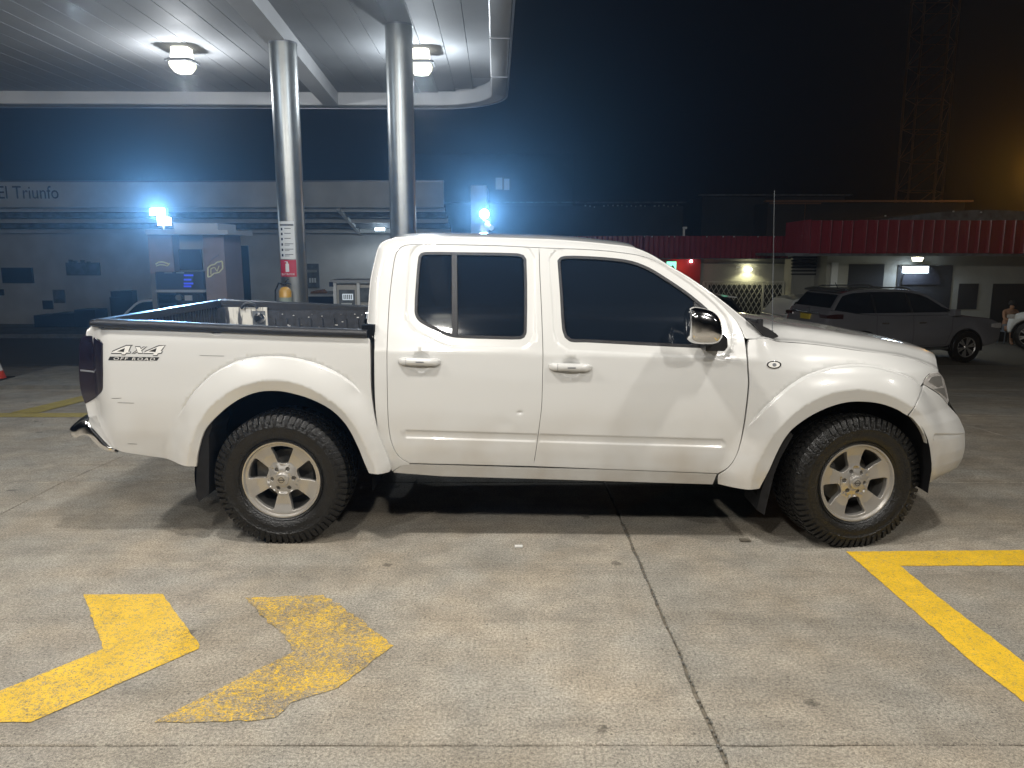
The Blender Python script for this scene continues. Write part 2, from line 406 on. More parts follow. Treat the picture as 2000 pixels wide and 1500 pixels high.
# painted markings
def marking(name, label, pix, m, lift=.003, pts=None, jit=.0016):
    P = pts or [gp(u, v) for u, v in pix]
    n = len(P); vs = []
    dens = []
    for i in range(n):
        a, b = P[i], P[(i + 1) % n]; k = max(1, int(math.hypot(b[0] - a[0], b[1] - a[1]) / .03))
        for q in range(k):
            w = random.gauss(0, jit) if q else 0
            dens.append((a[0] + (b[0] - a[0]) * q / k + w, a[1] + (b[1] - a[1]) * q / k + w))
    top = [(x, y, gz(y) + lift) for x, y in dens]
    b = MB(); b.add(top, [tuple(range(len(dens)))])
    o = b.build(name, m)
    tag(o, label, 'road marking'); return o
marking('painted_chevron', 'solid yellow painted chevron on the concrete, leftmost of the two by the bottom left', 
        [(163, 1162), (318, 1161), (390, 1262), (388, 1268), (60, 1412), (-150, 1412), (202, 1268)], M['yellow'])
marking('painted_chevron', 'worn patchy yellow painted chevron on the concrete below the truck rear door',
        [(478, 1168), (632, 1163), (690, 1200), (769, 1262), (740, 1282), (660, 1345), (566, 1374), (540, 1402), (480, 1410), (300, 1412), (400, 1360), (577, 1272)], M['yellow_worn'], jit=.004)
A = gp(1652, 1078)
marking('parking_box_line', 'bright yellow box corner line painted in front of the truck front tyre', 
        [(1652, 1078), (2130, 1074), (2130, 1105), (1758, 1106), (1830, 1165), (2130, 1392), (2130, 1470), (1905, 1300), (1760, 1172)], M['yellow_new'])
marking('lane_line', 'thin faded yellow line across the concrete behind the truck tailgate', [(-40, 807), (320, 807), (320, 815), (-40, 815)], M['yellow_old'])
marking('lane_line', 'faded slanting yellow line behind the dark tail lamp', [(20, 807), (75, 807), (330, 745), (330, 738)], M['yellow_old'], lift=.007)
marking('lane_line', 'thin pale line along the far lane edge left of the truck', [(-60, 713), (200, 711), (200, 714), (-60, 717)], M['pave'])
# small litter and drips on the ground
for (u, v, s, mm, lb) in [(1013, 1069, .022, M['decal_light'], 'small pale square scrap lying on the concrete below the rear door'),
                      (1455, 1057, .03, M['joint'], 'small dark crumb of dirt beside the front mud flap')]:
    x, y = gp(u, v); b = MB()
    b.box(x - s, x + s, y - s * .6, y + s * .6, .004, .010)
    tag(b.build('litter_scrap', mm), lb, 'litter')

b = MB()
for k in range(170):
    y = random.uniform(2.0, 4.6); x = .70 - .0108 * (y - 2.3) + random.gauss(0, .006); s_ = random.uniform(.0015, .0045)
    b.add([(x + s_ * random.uniform(.6, 1.2) * a, y + s_ * random.uniform(.6, 1.4) * c_, -.006 + (s_ * 1.8 if h else 0)) for h in (0, 1) for a, c_ in ((-1, -1), (1, -1), (1, 1), (-1, 1))], [(0, 3, 2, 1), (4, 5, 6, 7), (0, 1, 5, 4), (1, 2, 6, 5), (2, 3, 7, 6), (3, 0, 4, 7)])
gr_ = b.build('joint_grit', M['decal_light'] if False else M['pave']); gr_['kind'] = 'stuff'
# ------------------------------------------------------------------ canopy over the pumps
CR = R(1.2)
can = thing('station_canopy', 'grey filling station canopy with plank soffit on two round columns', 'canopy', (0, 9.1, 0), CR)
SZ = 4.52
bk = MB(); bk.box(-13.5, -.14, -4.3, 5.75, SZ + .05, SZ + .35); make('roof_deck', bk.v, bk.f, M['lip'], can, world=False)
x = -.26
while x > -13:
    w = .325; y1 = 5.86
    if x > -1.5: y1 = 5.86 - (1.25 - math.sqrt(max(0, 1.25 ** 2 - max(0, 1.25 - (-x - .26 + .0)) ** 2)))
    dz = random.uniform(-.0015, .0015); b = MB()
    yq = -4.3
    b.box(x - w, x - .004, yq, y1, SZ + dz, SZ + .045)
    b.box(x - .014, x - .004, yq, y1, SZ + dz - .002, SZ + dz)     # folded seam
    make('soffit_panel', b.v, b.f, M['soffit'], can, world=False); x -= w + .003
# fascia swept round the corner
path = [(-.13, -4.4)]
Rc = 1.15
for k in range(15):
    t = R(90) * k / 14; path.append((-.13 - Rc + Rc * math.cos(t), 5.86 - Rc + Rc * math.sin(t) + .13))
path.append((-13.5, 5.99))
def sweep(path, prof):
    rs = []
    for i, p in enumerate(path):
        a = path[max(i - 1, 0)]; c = path[min(i + 1, len(path) - 1)]
        dx, dy = c[0] - a[0], c[1] - a[1]; L = math.hypot(dx, dy); nx, ny = dy / L, -dx / L
        rs.append([(p[0] + nx * q, p[1] + ny * q, z) for q, z in prof])
    return rs
b = MB(); b.rings(sweep(path, [(-.13, SZ + .3), (-.13, 4.315), (-.115, 4.30), (.10, 4.285), (.125, 4.30), (.13, 4.33), (.13, 5.1), (.10, 5.12)]), True, True)
make('fascia', b.v, b.f, M['fascia'], can, smooth=True, world=False)
b = MB(); b.rings(sweep(path, [(.135, 4.275), (.16, 4.275), (.16, 4.36), (.135, 4.36)]), True, True)
make('fascia_trim', b.v, b.f, M['lip'], can, world=False)
# seams in the fascia (thin cover strips)
for sy in (-3.2, -1.0, 1.2, 3.4):
    b = MB(); b.box(-.262, .004, sy - .006, sy + .006, 4.276, 4.290); make('fascia_joint', b.v, b.f, M['lip'], can, world=False)
b = MB(); pA, pB = at(470, 0, 8.9), at(646, 206, 14.9)
dxy = Vector((pB[0] - pA[0], pB[1] - pA[1])).normalized(); nn = Vector((dxy.y, -dxy.x)) * .14
s0 = Vector((pA[0], pA[1])) - dxy * 4.2; e0 = Vector((pB[0], pB[1]))
ring = lambda c: [(c.x - nn.x, c.y - nn.y, 4.295), (c.x + nn.x, c.y + nn.y, 4.295), (c.x + nn.x, c.y + nn.y, SZ + .02), (c.x - nn.x, c.y - nn.y, SZ + .02)]
b.rings([ring(s0), ring(e0)]); b.build('beam', M['fascia'], can)
def column(X, Y, top, label, r=.176):
    t = thing('canopy_column', label, 'column', (X, Y, gz(Y)), 0, 'round steel columns under the canopy')
    b = MB(); b.cyl((X, Y, gz(Y)), (X, Y, top), r, n=48); b.build('shaft', M['steel'], t, smooth=True)
    b = MB(); b.cyl((X, Y, gz(Y)), (X, Y, gz(Y) + .03), r + .10, n=32); b.build('base_plate', M['steel'], t)
    b = MB(); b.cyl((X, Y, top - .012), (X, Y, top + .01), r + .006, n=40); b.build('cap_ring', M['lip'], t)
    return t
C1 = (-2.98, 10.6); C2 = (-1.47, 10.6)
column(*C1, 4.295, 'round steel canopy column carrying the notice signs and fire extinguisher')
column(*C2, SZ - .01, 'round steel canopy column without signs, rising behind the truck cab')
# notices on the left column: bent round the shaft
def bent_sign(name, C, u0, u1, v0, v1, m, r=.181, label=None, cat=None, parent=None, thick=.004):
    Y = C[1] - .176; a0 = at(u0, v0, Y); a1 = at(u1, v1, Y)
    z1, z0 = a0[2], a1[2]; x0, x1 = a0[0] - C[0], a1[0] - C[0]
    t0, t1 = math.asin(max(-.99, min(.99, x0 / r))), math.asin(max(-.99, min(.99, x1 / r))); rs = []
    for k in range(9):
        t = t0 + (t1 - t0) * k / 8
        f = lambda rr, z: (C[0] + rr * math.sin(t), C[1] - rr * math.cos(t), z)
        rs.append([f(r, z0), f(r, z1), f(r + thick, z1), f(r + thick, z0)])
    b = MB(); b.rings(rs)
    if parent is None:
        t_ = thing(name, label, cat, (C[0], C[1] - r, (z0 + z1) / 2)); b.build('panel', m, t_, smooth=True, ang=50); return t_, (t0, t1, z0, z1)
    return b.build(name, m, parent), None
CS = (-2.985, 10.6)
sg, _ = bent_sign('instruction_sign', CS, 543, 577, 432, 506, M['sign_white'], label='white notice with dark icon list bent round the column above the red sign', cat='sign')
bent_sign('heading', CS, 545.5, 573, 437.5, 441, M['greyboard'], .1865, parent=sg, thick=.001)
for k, v in enumerate([445, 454.5, 464.5, 475, 485.5, 496]):
    bent_sign('icon', CS, 547.5 + k * .4, 551.5 + k * .4, v, v + 5, M['navy'], .1865, parent=sg, thick=.001)
    bent_sign('text_line', CS, 555 + k * .3, (568 if k < 3 else 573), v + .5, v + 1.8, M['greyboard'], .1865, parent=sg, thick=.001)
    if k > 2: bent_sign('text_line', CS, 555 + k * .3, 566, v + 3.4, v + 4.4, M['greyboard'], .1865, parent=sg, thick=.001)
sr, _ = bent_sign('extinguisher_sign', CS, 546, 579, 507.5, 540.5, M['sign_red'], label='red extinguisher sign with white pictogram bent round the column', cat='sign')
bent_sign('pictogram', CS, 557.5, 565.5, 515, 531, M['sign_white'], .1865, parent=sr, thick=.001)
bent_sign('pictogram', CS, 559.5, 563, 511.5, 515, M['sign_white'], .1865, parent=sr, thick=.001)
bent_sign('pictogram', CS, 556, 562, 510.5, 512, M['sign_white'], .1865, parent=sr, thick=.001)
a0 = at(563, 536, 10.6 - .19)
text('lettering', 'EXTINTOR', .036, (a0[0], 10.6 - .1905, a0[2]), (R(90), 0, 0), M['sign_white'], sr, .001, 'CENTER')
# fire extinguisher
ex = at(559.5, 606, 10.35); t = thing('fire_extinguisher', 'yellow fire extinguisher with black hose hanging on the column', 'fire extinguisher', (ex[0], 10.35, ex[2] - .02))
zc, zt = at(559, 608, 10.35)[2] - .03, at(559, 560, 10.35)[2]; xc = ex[0]
b = MB(); b.lathe([(.0, 0), (.07, 0), (.082, .02), (.082, zt - zc - .06), (.06, zt - zc - .02), (.03, zt - zc), (0, zt - zc + .003)], (xc, 10.335, zc), n=24); b.build('cylinder', M['extinguisher'], t, smooth=True)
b = MB(); b.lathe([(.0835, .10), (.0835, .30 if zt - zc > .4 else .22)], (xc, 10.335, zc), n=24, caps=False); b.build('label', M['label'], t, smooth=True)
b = MB(); b.lathe([(.0845, .10), (.0845, .115)], (xc, 10.335, zc), n=24, caps=False); b.build('strap', M['plastic'], t)
b = MB(); b.cyl((xc, 10.335, zt), (xc, 10.335, zt + .04), .02); b.tube([(xc, 10.33, zt + .03), (xc + .05, 10.30, zt + .05), (xc + .10, 10.28, zt + .035)], .009); b.tube([(xc, 10.33, zt + .045), (xc + .04, 10.31, zt + .09), (xc + .07, 10.29, zt + .10)], .008)
b.build('valve', M['plastic'], t)
b = MB(); b.tube([(xc, 10.33, zt + .03), (xc - .07, 10.30, zt + .05), (xc - .12, 10.30, zt - .05), (xc - .125, 10.30, zt - .2), (xc - .10, 10.30, zc + .02)], .012); b.build('hose', M['rubber'], t, smooth=True)
# hanging lamps
def ceiling_lamp(X, Y, label, sz=SZ, power=LAMP_W, rot=.35, colr=(1, .96, .895), soft=.05):
    t = thing('ceiling_lamp', label, 'ceiling lamp', (X, Y, sz), rot, 'prismatic lamps under the canopy')
    def oct(s, z, c=.72): return [(X + s * x_, Y + s * y_, z) for x_, y_ in ((1, c), (c, 1), (-c, 1), (-1, c), (-1, -c), (-c, -1), (c, -1), (1, -c))]
    b = MB(); b.rings([oct(.12, sz + .0), oct(.135, sz - .17)]); b.build('housing', M['lamp_glow'], t, world=True)
    b = MB(); b.rings([oct(.19, sz - .168), oct(.20, sz - .182), oct(.195, sz - .205)]); b.build('rim', M['lip'], t)
    b = MB(); b.rings([oct(.155, sz - .206), oct(.15, sz - .26), oct(.10, sz - .335), oct(.04, sz - .35)]); b.build('diffuser', M['lamp_on'], t)
    spot('lamp_light', (X, Y, sz - .48), power, colr, t, 0, soft)
    return t
ceiling_lamp(-4.77, 11.75, 'lit canopy lamp with a dark rim hanging left of the left column', power=LAMP_W * .36, colr=(.92, .96, 1))
ceiling_lamp(-1.33, 11.85, 'lit canopy lamp partly hidden by the right column', power=LAMP_W * .36, colr=(.85, .93, 1))
ceiling_lamp(-4.38, 8.25, 'lit canopy lamp cut by the top edge near the left corner', power=LAMP_W * .14, colr=(.72, .85, 1))
ceiling_lamp(-1.21, 8.25, 'lit canopy lamp cut by the top edge above the right column', power=LAMP_W * .14, colr=(.72, .85, 1))

# unseen forecourt canopy, open and dark for darker windows; lights the truck's near side
can2 = thing('forecourt_canopy', 'unseen dark steel beams carrying lamps over the forecourt behind the camera', 'canopy', (0, 0, 0))
for yy in (-.2, 3.0): b = MB(); b.box(-9, 9, yy - .1, yy + .1, SZ, SZ + .3); b.build('beam', M['dark_in'], can2)
for xx in (-4.3, -1.0, 2.5, 6.2): b = MB(); b.box(xx - .1, xx + .1, -8, 3.8, SZ + .302, SZ + .5); b.build('beam', M['dark_in'], can2)
NEAR = [(-4.3, 3.0, 1.0), (-1.0, 3.0, 1.0), (2.5, 3.0, .75), (-4.3, -.2, .9), (-1.0, -.2, .9), (2.5, -.2, .9), (6.2, 1.2, .55)]
for k, (X, Y, p) in enumerate(NEAR):
    ceiling_lamp(X, Y, 'lit canopy lamp behind the camera, ' + ['left end of the nearer row', 'middle of the nearer row', 'right end of the nearer row', 'left end of the far row', 'middle of the far row', 'right end of the far row', 'apart on the far right'][k], power=LAMP_W * p, soft=.13)

# ------------------------------------------------------------------ traced boxes for the distance
def pbox(u0, u1, v0, v1, Y, d, b=None):
    """box whose front face stands at depth Y and covers the pixel rectangle"""
    a = at(u0, v1, Y); c = at(u1, v0, Y); b = b or MB()
    x0, x1 = a[0], c[0]
    return b.box(x0, x1, Y, Y + d, a[2], c[2])
# fuel dispenser
g0 = at(370, 600, 12.0)
t = thing('fuel_dispenser', 'tall maroon fuel dispenser with dark display under the left floodlight', 'fuel pump', (g0[0], 12.3, gz(12.3)))
zb = gz(12) + .12
def pb(name, u0, u1, v0, v1, Y, d, m, par=None, to_ground=False):
    b = pbox(u0, u1, v0, v1, Y, d)
    if to_ground: b.v = [(x, y, zb if z < at(0, v1, Y)[2] + .01 else z) for x, y, z in b.v]
    return b.build(name, m, par or t)
pb('side_pillar', 299, 335, 452, 600, 12.0, .75, M['pump_body'], to_ground=True)
pb('side_pillar', 405, 436, 456, 600, 12.0, .75, M['pump_body'], to_ground=True)
pb('back_panel', 335, 405, 455, 600, 12.25, .3, M['pump_grey'], to_ground=True)
pb('top_plate', 284, 445, 449, 458, 11.8, 1.1, M['pump_grey'])
pb('top_plate', 340, 424, 436, 449, 11.95, .8, M['pump_grey'])
pb('advert_panel', 343, 392, 487, 527, 12.2, .04, M['navy'])
pb('display_head', 306, 396, 531, 566, 11.93, .35, M['navy'])
pb('display_bezel', 304, 398, 566, 571, 11.92, .36, M['pump_grey'])
pb('nozzle_bay', 305, 396, 571, 600, 12.0, .3, M['dark_in'], to_ground=True)
pb('card_reader', 361, 374, 577, 587, 11.97, .04, M['pump_grey'])
pb('edge_strip', 299, 303, 535, 606, 11.95, .06, M['steel'])
for k, v in enumerate([536, 544.5, 552, 557.5]):
    pb('screen_line', 359, 377 - (k % 2) * 4, v, v + 3.4, 11.925, .01, M['blue_on'])
pb('button_row', 321, 336, 531.5, 534, 11.92, .01, M['steel']); pb('button_row', 344, 359, 531.5, 534, 11.92, .01, M['steel'])
b = MB(); c = at(350, 581, 11.97); b.cyl((c[0], 11.93, c[2]), (c[0], 12.0, c[2]), .045); b.build('nozzle_boot', M['steel'], t)
b = MB(); c0, c1, c2 = at(388, 577, 11.95), at(384, 596, 11.9), at(376, 600, 11.9); b.tube([c0, c1, c2], .02); b.build('nozzle', M['rubber'], t, smooth=True)
# gold decals on the pillars
def arc_ribbon(pts, w, Y, name, par, m):
    b = MB()
    for (p, q) in zip(pts[:-1], pts[1:]):
        A_, B_ = at(p[0], p[1], Y), at(q[0], q[1], Y); b.cyl(A_, B_, w, n=5)
    return b.build(name, m, par)
arc_ribbon([(304, 516), (310, 512), (318, 511.5), (326, 514), (331, 516)], .012, 11.99, 'decal', t, M['gold'])
arc_ribbon([(305, 519.5), (312, 517), (320, 517.5), (327, 519.5), (332, 514)], .008, 11.99, 'decal', t, M['gold'])
arc_ribbon([(406, 541), (406, 523), (412, 518), (420, 516), (424, 512), (434, 510), (435, 524), (428, 532), (418, 534), (411, 540), (406, 541)], .011, 11.99, 'decal', t, M['gold'])
arc_ribbon([(412, 536), (412, 525), (419, 522), (424, 530), (428, 519)], .008, 11.99, 'decal', t, M['gold'])
arc_ribbon([(406, 516), (414, 506), (427, 498)], .006, 11.99, 'decal', t, M['lip'])
isl = MB(); isl.box(-8, -.2, 11.4, 13.4, gz(12.3) - .2, zb); tag(isl.build('pump_island', M['pave']), 'raised concrete kerbed island under the fuel dispensers', 'kerb')
# floodlights
FL = [at(309, 414, 11.9), at(946, 418, 13.0)]
t = thing('floodlight', 'blue-white floodlight glaring on top of the fuel dispenser', 'floodlight', FL[0])
b = MB(); c = FL[0]; b.box(c[0] - .13, c[0] + .11, c[1], c[1] + .09, c[2] - .055, c[2] + .055); b.build('case', M['lip'], t)
b = MB(); b.box(c[0] - .12, c[0] + .10, c[1] - .006, c[1] - .002, c[2] - .05, c[2] + .05); b.build('glass', M['flood_on'], t)
pb('light_box', 308, 327, 424, 440, 11.88, .12, M['cool_on'], t)
b = MB(); b.cyl((c[0], c[1] + .05, c[2] - .05), (c[0] + .04, c[1] + .05, at(317, 449, 12)[2]), .02); b.build('bracket', M['steel'], t)
aim0 = Vector((-.1, 0, 2.3)) - Vector(FL[0])
spot('flood_light', (c[0], c[1] - .03, c[2]), FLOOD_W, (.20, .52, 1.0), t, 32, .05, aim0, 1.0)
t = thing('floodlight', 'blue-white floodlight on a camera post behind the truck roof', 'floodlight', (FL[1][0], 13.1, gz(13.1)))
c = FL[1]
b = MB(); b.cyl((c[0], 13.05, c[2] - .07), (c[0], 13.05, c[2] + .05), .085, n=20); b.build('case', M['lip'], t)
b = MB(); b.cyl((c[0], 12.99, c[2]), (c[0], 12.962, c[2]), .075, n=24); b.build('glass', M['flood_on'], t)
b = pbox(938, 954, 440, 470, 13.06, .12); b.v = [(x, y, gz(13) if z < at(0, 470, 13.06)[2] + .01 else z) for x, y, z in b.v]; b.build('post', M['white_frame'], t)
b = MB(); b.tube([at(944, 430, 13.0), at(955, 435, 12.95), at(953, 441, 12.9)], .025); b.build('bracket', M['white_frame'], t)
b = MB(); b.cyl(at(950, 440, 12.95), at(960, 445, 12.75), .045, n=14); b.build('camera_head', M['white_frame'], t, smooth=True)
spot('flood_light', (c[0], 12.93, c[2]), FLOOD_W, (.20, .52, 1.0), t, 32, .05, Vector((.3, 0, 2.3)) - Vector(c), 1.0)
# second, older dispenser
g0 = at(690, 600, 17.0); zb = gz(17)
t = thing('fuel_dispenser', 'cream older fuel dispenser with small lit display beside the truck cab', 'fuel pump', (g0[0], 17.3, zb))
pb('cabinet', 652, 742, 556, 604, 17.0, .7, M['pump_cream'], to_ground=True)
pb('top_plate', 645, 748, 547, 552, 16.9, .9, M['pump_grey'])
for u in (652, 698): pb('pillar', u, u + 4, 552, 604, 16.93, .06, M['white_frame'], to_ground=True)
pb('display_surround', 663, 692, 566, 604, 16.97, .04, M['greyboard'])
pb('display', 669, 689, 574, 586, 16.95, .02, M['screen_on'])
for k in range(5): pb('display_digit', 671 + k * 3.6, 672.6 + k * 3.6, 575.5, 584.5, 16.94, .008, M['greyboard'])
pb('keypad', 667, 687, 592, 604, 16.95, .03, M['white_frame']); pb('keypad_plate', 671, 683, 595, 604, 16.94, .02, M['greyboard'])
pb('nozzle_holder', 703, 722, 562, 590, 16.96, .04, M['greyboard']); pb('side_box', 643, 650, 551, 560, 16.9, .12, M['navy'])

# ------------------------------------------------------------------ left building
YF, YW = 24.7, 28.0
t = thing('shop_building', 'long pale building with lettered fascia and dim open front', 'building', (-11, YW, -1.12))
def tb(name, u0, u1, v0, v1, Y, d, m, par=None): return pbox(u0, u1, v0, v1, Y, d).build(name, m, par or t)
b = pbox(-200, 866, 440, 660, YW, 4.0); b.v = [(x, y, -1.2 if z < 0 else z) for x, y, z in b.v]; b.build('wall', M['wall'], t)
tb('fascia', -200, 866, 355, 405, YF, .18, M['wall'])
tb('fascia_trim', -200, 866, 352.5, 355.5, YF - .05, .3, M['lip'])
zf, zw = at(0, 405, YF)[2], at(0, 458, YW)[2]
xl, xr = at(-200, 400, YF)[0], at(866, 400, YF)[0]
b = MB(); b.rings([[(xl, YF + .18, zf + .15), (xr, YF + .18, zf + .15), (xr, YF + .18, zf + .10), (xl, YF + .18, zf + .10)], [(xl, YW, zw + .12), (xr, YW, zw + .12), (xr, YW, zw + .07), (xl, YW, zw + .07)]])
b.build('soffit', M['greyboard'], t)
for k in range(5):
    f = (k + .35) / 5; y = YF + .3 + (YW - YF - .4) * f; z = zf + .1 + (zw - zf) * f
    b = MB(); b.box(xl, xr, y, y + .10, z - .16, z); b.build('purlin', M['wall'] if k % 2 == 0 else M['greyboard'], t)
b = MB(); p0, p1 = at(660, 410, YF + .3), at(705, 460, YW - .1); b.rings([[(p0[0] - .06, p0[1], p0[2]), (p0[0] + .06, p0[1], p0[2]), (p0[0] + .06, p0[1], p0[2] + .1), (p0[0] - .06, p0[1], p0[2] + .1)], [(p1[0] - .06, p1[1], p1[2]), (p1[0] + .06, p1[1], p1[2]), (p1[0] + .06, p1[1], p1[2] + .1), (p1[0] - .06, p1[1], p1[2] + .1)]]); b.build('brace', M['white_frame'], t)
tb('end_block', 920, 950, 362, 470, YF + .6, 2.0, M['wall'])
p = at(115, 377, YF - .02); text('lettering', 'El Triunfo', .56, (p[0], YF - .012, p[2]), (R(90), 0, 0), M['navy'], t, .006, 'RIGHT', sx=.86)
tb('door_edge', 478, 484, 480, 645, YW - .06, .05, M['dark_in'])
tb('skirting', -200, 866, 636, 645, YW - .05, .04, M['greyboard'])
o = pbox(5, 61, 523, 553, YW - .12, .1).build('wall_television', M['navy']); tag(o, 'dark flat television on the wall at the left edge', 'television')
o = pbox(130, 194, 513, 538, YW - .05, .04).build('wall_poster', M['greyboard']); tag(o, 'wide grey poster of buildings on the far wall', 'poster')
for u, h in ((137, 507), (146, 509), (160, 508), (172, 511)):
    pbox(u - 3, u + 4, h, 513, YW - .05, .04).build('cutout', M['greyboard'], o, world=False)
for (u0, u1, v0, v1, lb) in [(105, 125, 566, 592, 'upright dark notice on the far wall above the desks'), (84, 102, 587, 604, 'small square dark notice on the far wall left of the upright one'),
                             (598, 622, 515, 563, 'tall dark printed poster right of the signed column'), (-5, 6, 565, 577, 'small dark notice at the left picture edge')]:
    o = pbox(u0, u1, v0, v1, YW - .05, .04).build('wall_poster', M['greyboard'] if u0 > 90 else M['navy']); tag(o, lb, 'poster')
    if u0 == 598:
        for q in range(3): pbox(604 + q * 5, 607 + q * 5, 543, 552, YW - .06, .008).build('print_mark', M['sign_white'], o, world=False)
        pbox(600, 619, 527, 532, YW - .06, .008).build('print_mark', M['wall_warm'], o, world=False)
for (u0, u1, v0, lb) in [(106, 145, 612, 'dark low cabinet against the far wall, the left one'), (148, 186, 605, 'dark taller cabinet against the far wall, the right one'), (68, 104, 616, 'dim low table against the far wall near the television')]:
    b = pbox(u0, u1, v0, 640, YW - 1.2, .8); o = b.build('cabinet', M['navy']); tag(o, lb, 'cabinet')
# dark round seats stacked by the pump
t2 = thing('stacked_chairs', 'dark stacked chairs seen beyond the small white car', 'chairs', (at(238, 600, 26)[0], 26, -1.12))
for (u, v, w) in ((236, 585, 14), (229, 592, 10), (250, 578, 9)):
    b = pbox(u - w, u + w * .8, v - 16 * (w / 14), 640, 26 + w * .02, .35); b.build('chair_back', M['dark_in'], t2)
t2 = thing('tube_light', 'small bright strip light under the far building roof', 'strip light', at(742, 447, 26.5))
pbox(733, 750, 445, 450, 26.5, .12).build('diffuser', M['flood_on'], t2)
spot('lamp_light', (at(742, 447, 26.5)[0], 26.4, at(742, 452, 26.4)[2]), 60, (.8, .9, 1), t2, 165, .1)
o = pbox(601, 652, 578, 612, 19.5, 1.6); o.v = [(x, y, -1.12 if z < .1 else z) for x, y, z in o.v]; o = o.build('oil_display_box', M['navy']); tag(o, 'dark blue box cabinet between the signed column and cream pump', 'cabinet')
pbox(598, 655, 575, 579, 19.45, 1.7).build('lid', M['wall'], o, world=False); 
b = MB(); b.tube([at(608, 574, 19.9), at(620, 571, 19.9), at(634, 569, 19.9), at(637, 573, 19.9)], .06, 6); o = b.build('folded_cloth', M['rust'], None, smooth=True); tag(o, 'dull red folded cloth lying on the dark blue box', 'cloth')
# ------------------------------------------------------------------ dark buildings beyond
t = thing('warehouse', 'unlit dark warehouse with ragged roof edge behind the truck roof', 'building', (3, 36, -1.12))
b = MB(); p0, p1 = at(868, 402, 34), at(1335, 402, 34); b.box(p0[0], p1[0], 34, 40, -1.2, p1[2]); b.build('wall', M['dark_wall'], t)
b = MB(); b.box(p0[0] - .1, p1[0] + .1, 33.9, 34.1, p1[2] + .12, p1[2] + .17); b.build('roof_edge', M['greyboard'], t)
for u in np.arange(1142, 1330, 9.0):
    w = random.uniform(1.5, 3.6); v = 402 + random.uniform(-1, 2.5)
    if random.random() < .8: pbox(u, u + w, v - 1.6, v + 1.2, 33.93, .05).build('roof_tile', M['wall_warm'], t)
t = thing('distant_house', 'tall unlit house with two dim windows beside the right floodlight', 'building', (0, 44, -1.12))
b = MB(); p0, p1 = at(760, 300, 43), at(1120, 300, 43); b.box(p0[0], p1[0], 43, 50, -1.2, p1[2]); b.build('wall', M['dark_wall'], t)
for (u0, u1, v0, v1) in ((968, 981, 347, 370), (984.5, 995, 349, 371)):
    o = pbox(u0, u1, v0, v1, 42.95, .04).build('window', M['far_lit'], t)
    pbox((u0 + u1) / 2 - .5, (u0 + u1) / 2 + .5, v0, v1, 42.92, .03).build('mullion', M['greyboard'], o, world=False)
    pbox(u0, u1, (v0 + v1) / 2 - .5, (v0 + v1) / 2 + .5, 42.90, .03).build('mullion', M['greyboard'], o, world=False)
t = thing('distant_house', 'unlit house with brown roof beams below the lattice mast', 'building', (14, 36, -1.12))
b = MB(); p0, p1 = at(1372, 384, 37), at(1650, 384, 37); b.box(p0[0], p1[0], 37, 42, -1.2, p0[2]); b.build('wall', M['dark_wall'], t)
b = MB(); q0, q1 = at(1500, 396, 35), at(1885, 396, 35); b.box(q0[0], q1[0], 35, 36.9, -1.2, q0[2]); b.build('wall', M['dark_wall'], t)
b = MB(); b.box(p0[0] - .2, p1[0] + .2, 36.6, 37, p0[2] + .02, p0[2] + .09); b.build('roof_edge', M['greyboard'], t)
b = MB(); b.box(q0[0] - .2, q1[0] + .2, 34.7, 35, q0[2] + .02, q0[2] + .10); b.build('roof_edge', M['rust'], t)
pbox(1504, 1604, 396, 398.5, 34.6, .1).build('beam', M['rust'], t); pbox(1571, 1574, 398, 440, 34.6, .1).build('post', M['rust'], t)
# lattice mast
t = thing('lattice_mast', 'tall rusty lattice mast rising into the dark sky', 'mast', (at(1785, 400, 46)[0], 46, -1.12))
zt_ = 24.0
legs = []
for (u, yy) in ((1748, 46), (1822, 46), (1772, 48), (1838, 48)):
    a = at(u, 405, yy); base = Vector((a[0], yy, -1.1)); top = Vector((a[0] * .995 + .1, yy, zt_)); legs.append((base, top))
    b = MB(); b.cyl(base, top, .07, n=6); b.build('leg', M['rust'], t)
for k in range(14):
    z0 = k * 1.7; z1 = z0 + 1.7; b = MB()
    for (i, j) in ((0, 1), (2, 3), (0, 2), (1, 3)):
        f = lambda L, z: L[0].lerp(L[1], (z + 1.1) / (zt_ + 1.1))
        b.cyl(f(legs[i], z0), f(legs[j], z1), .03, n=4); b.cyl(f(legs[i], z1), f(legs[j], z1), .025, n=4)
    b.build('bracing', M['rust'], t)
# sodium street lamp just past the right edge
P = at(2042, 330, 34)
t = thing('street_lamp', 'orange sodium street lamp glowing at the right picture edge', 'street lamp', (P[0] + .8, P[1], -1.12))
b = MB(); b.cyl((P[0] + .8, P[1], -1.12), (P[0] + .8, P[1], P[2] + .35), .09, .06, n=12); b.tube([(P[0] + .8, P[1], P[2] + .3), (P[0] + .5, P[1], P[2] + .35), (P[0] + .1, P[1], P[2] + .2)], .04); b.build('pole', M['greyboard'], t)
b = MB(); b.box(P[0] - .3, P[0] + .15, P[1] - .12, P[1] + .12, P[2] + .03, P[2] + .2); b.build('head', M['greyboard'], t)
b = MB(); b.box(P[0] - .25, P[0] + .1, P[1] - .1, P[1] + .1, P[2] - .03, P[2] + .03); b.build('lens', M['orange_on'], t)
spot('lamp_light', (P[0] - .05, P[1] - .14, P[2] - .05), 520, (1, .45, .05), t, 175, .1, Vector((-1.5, -3.3, -.6)))

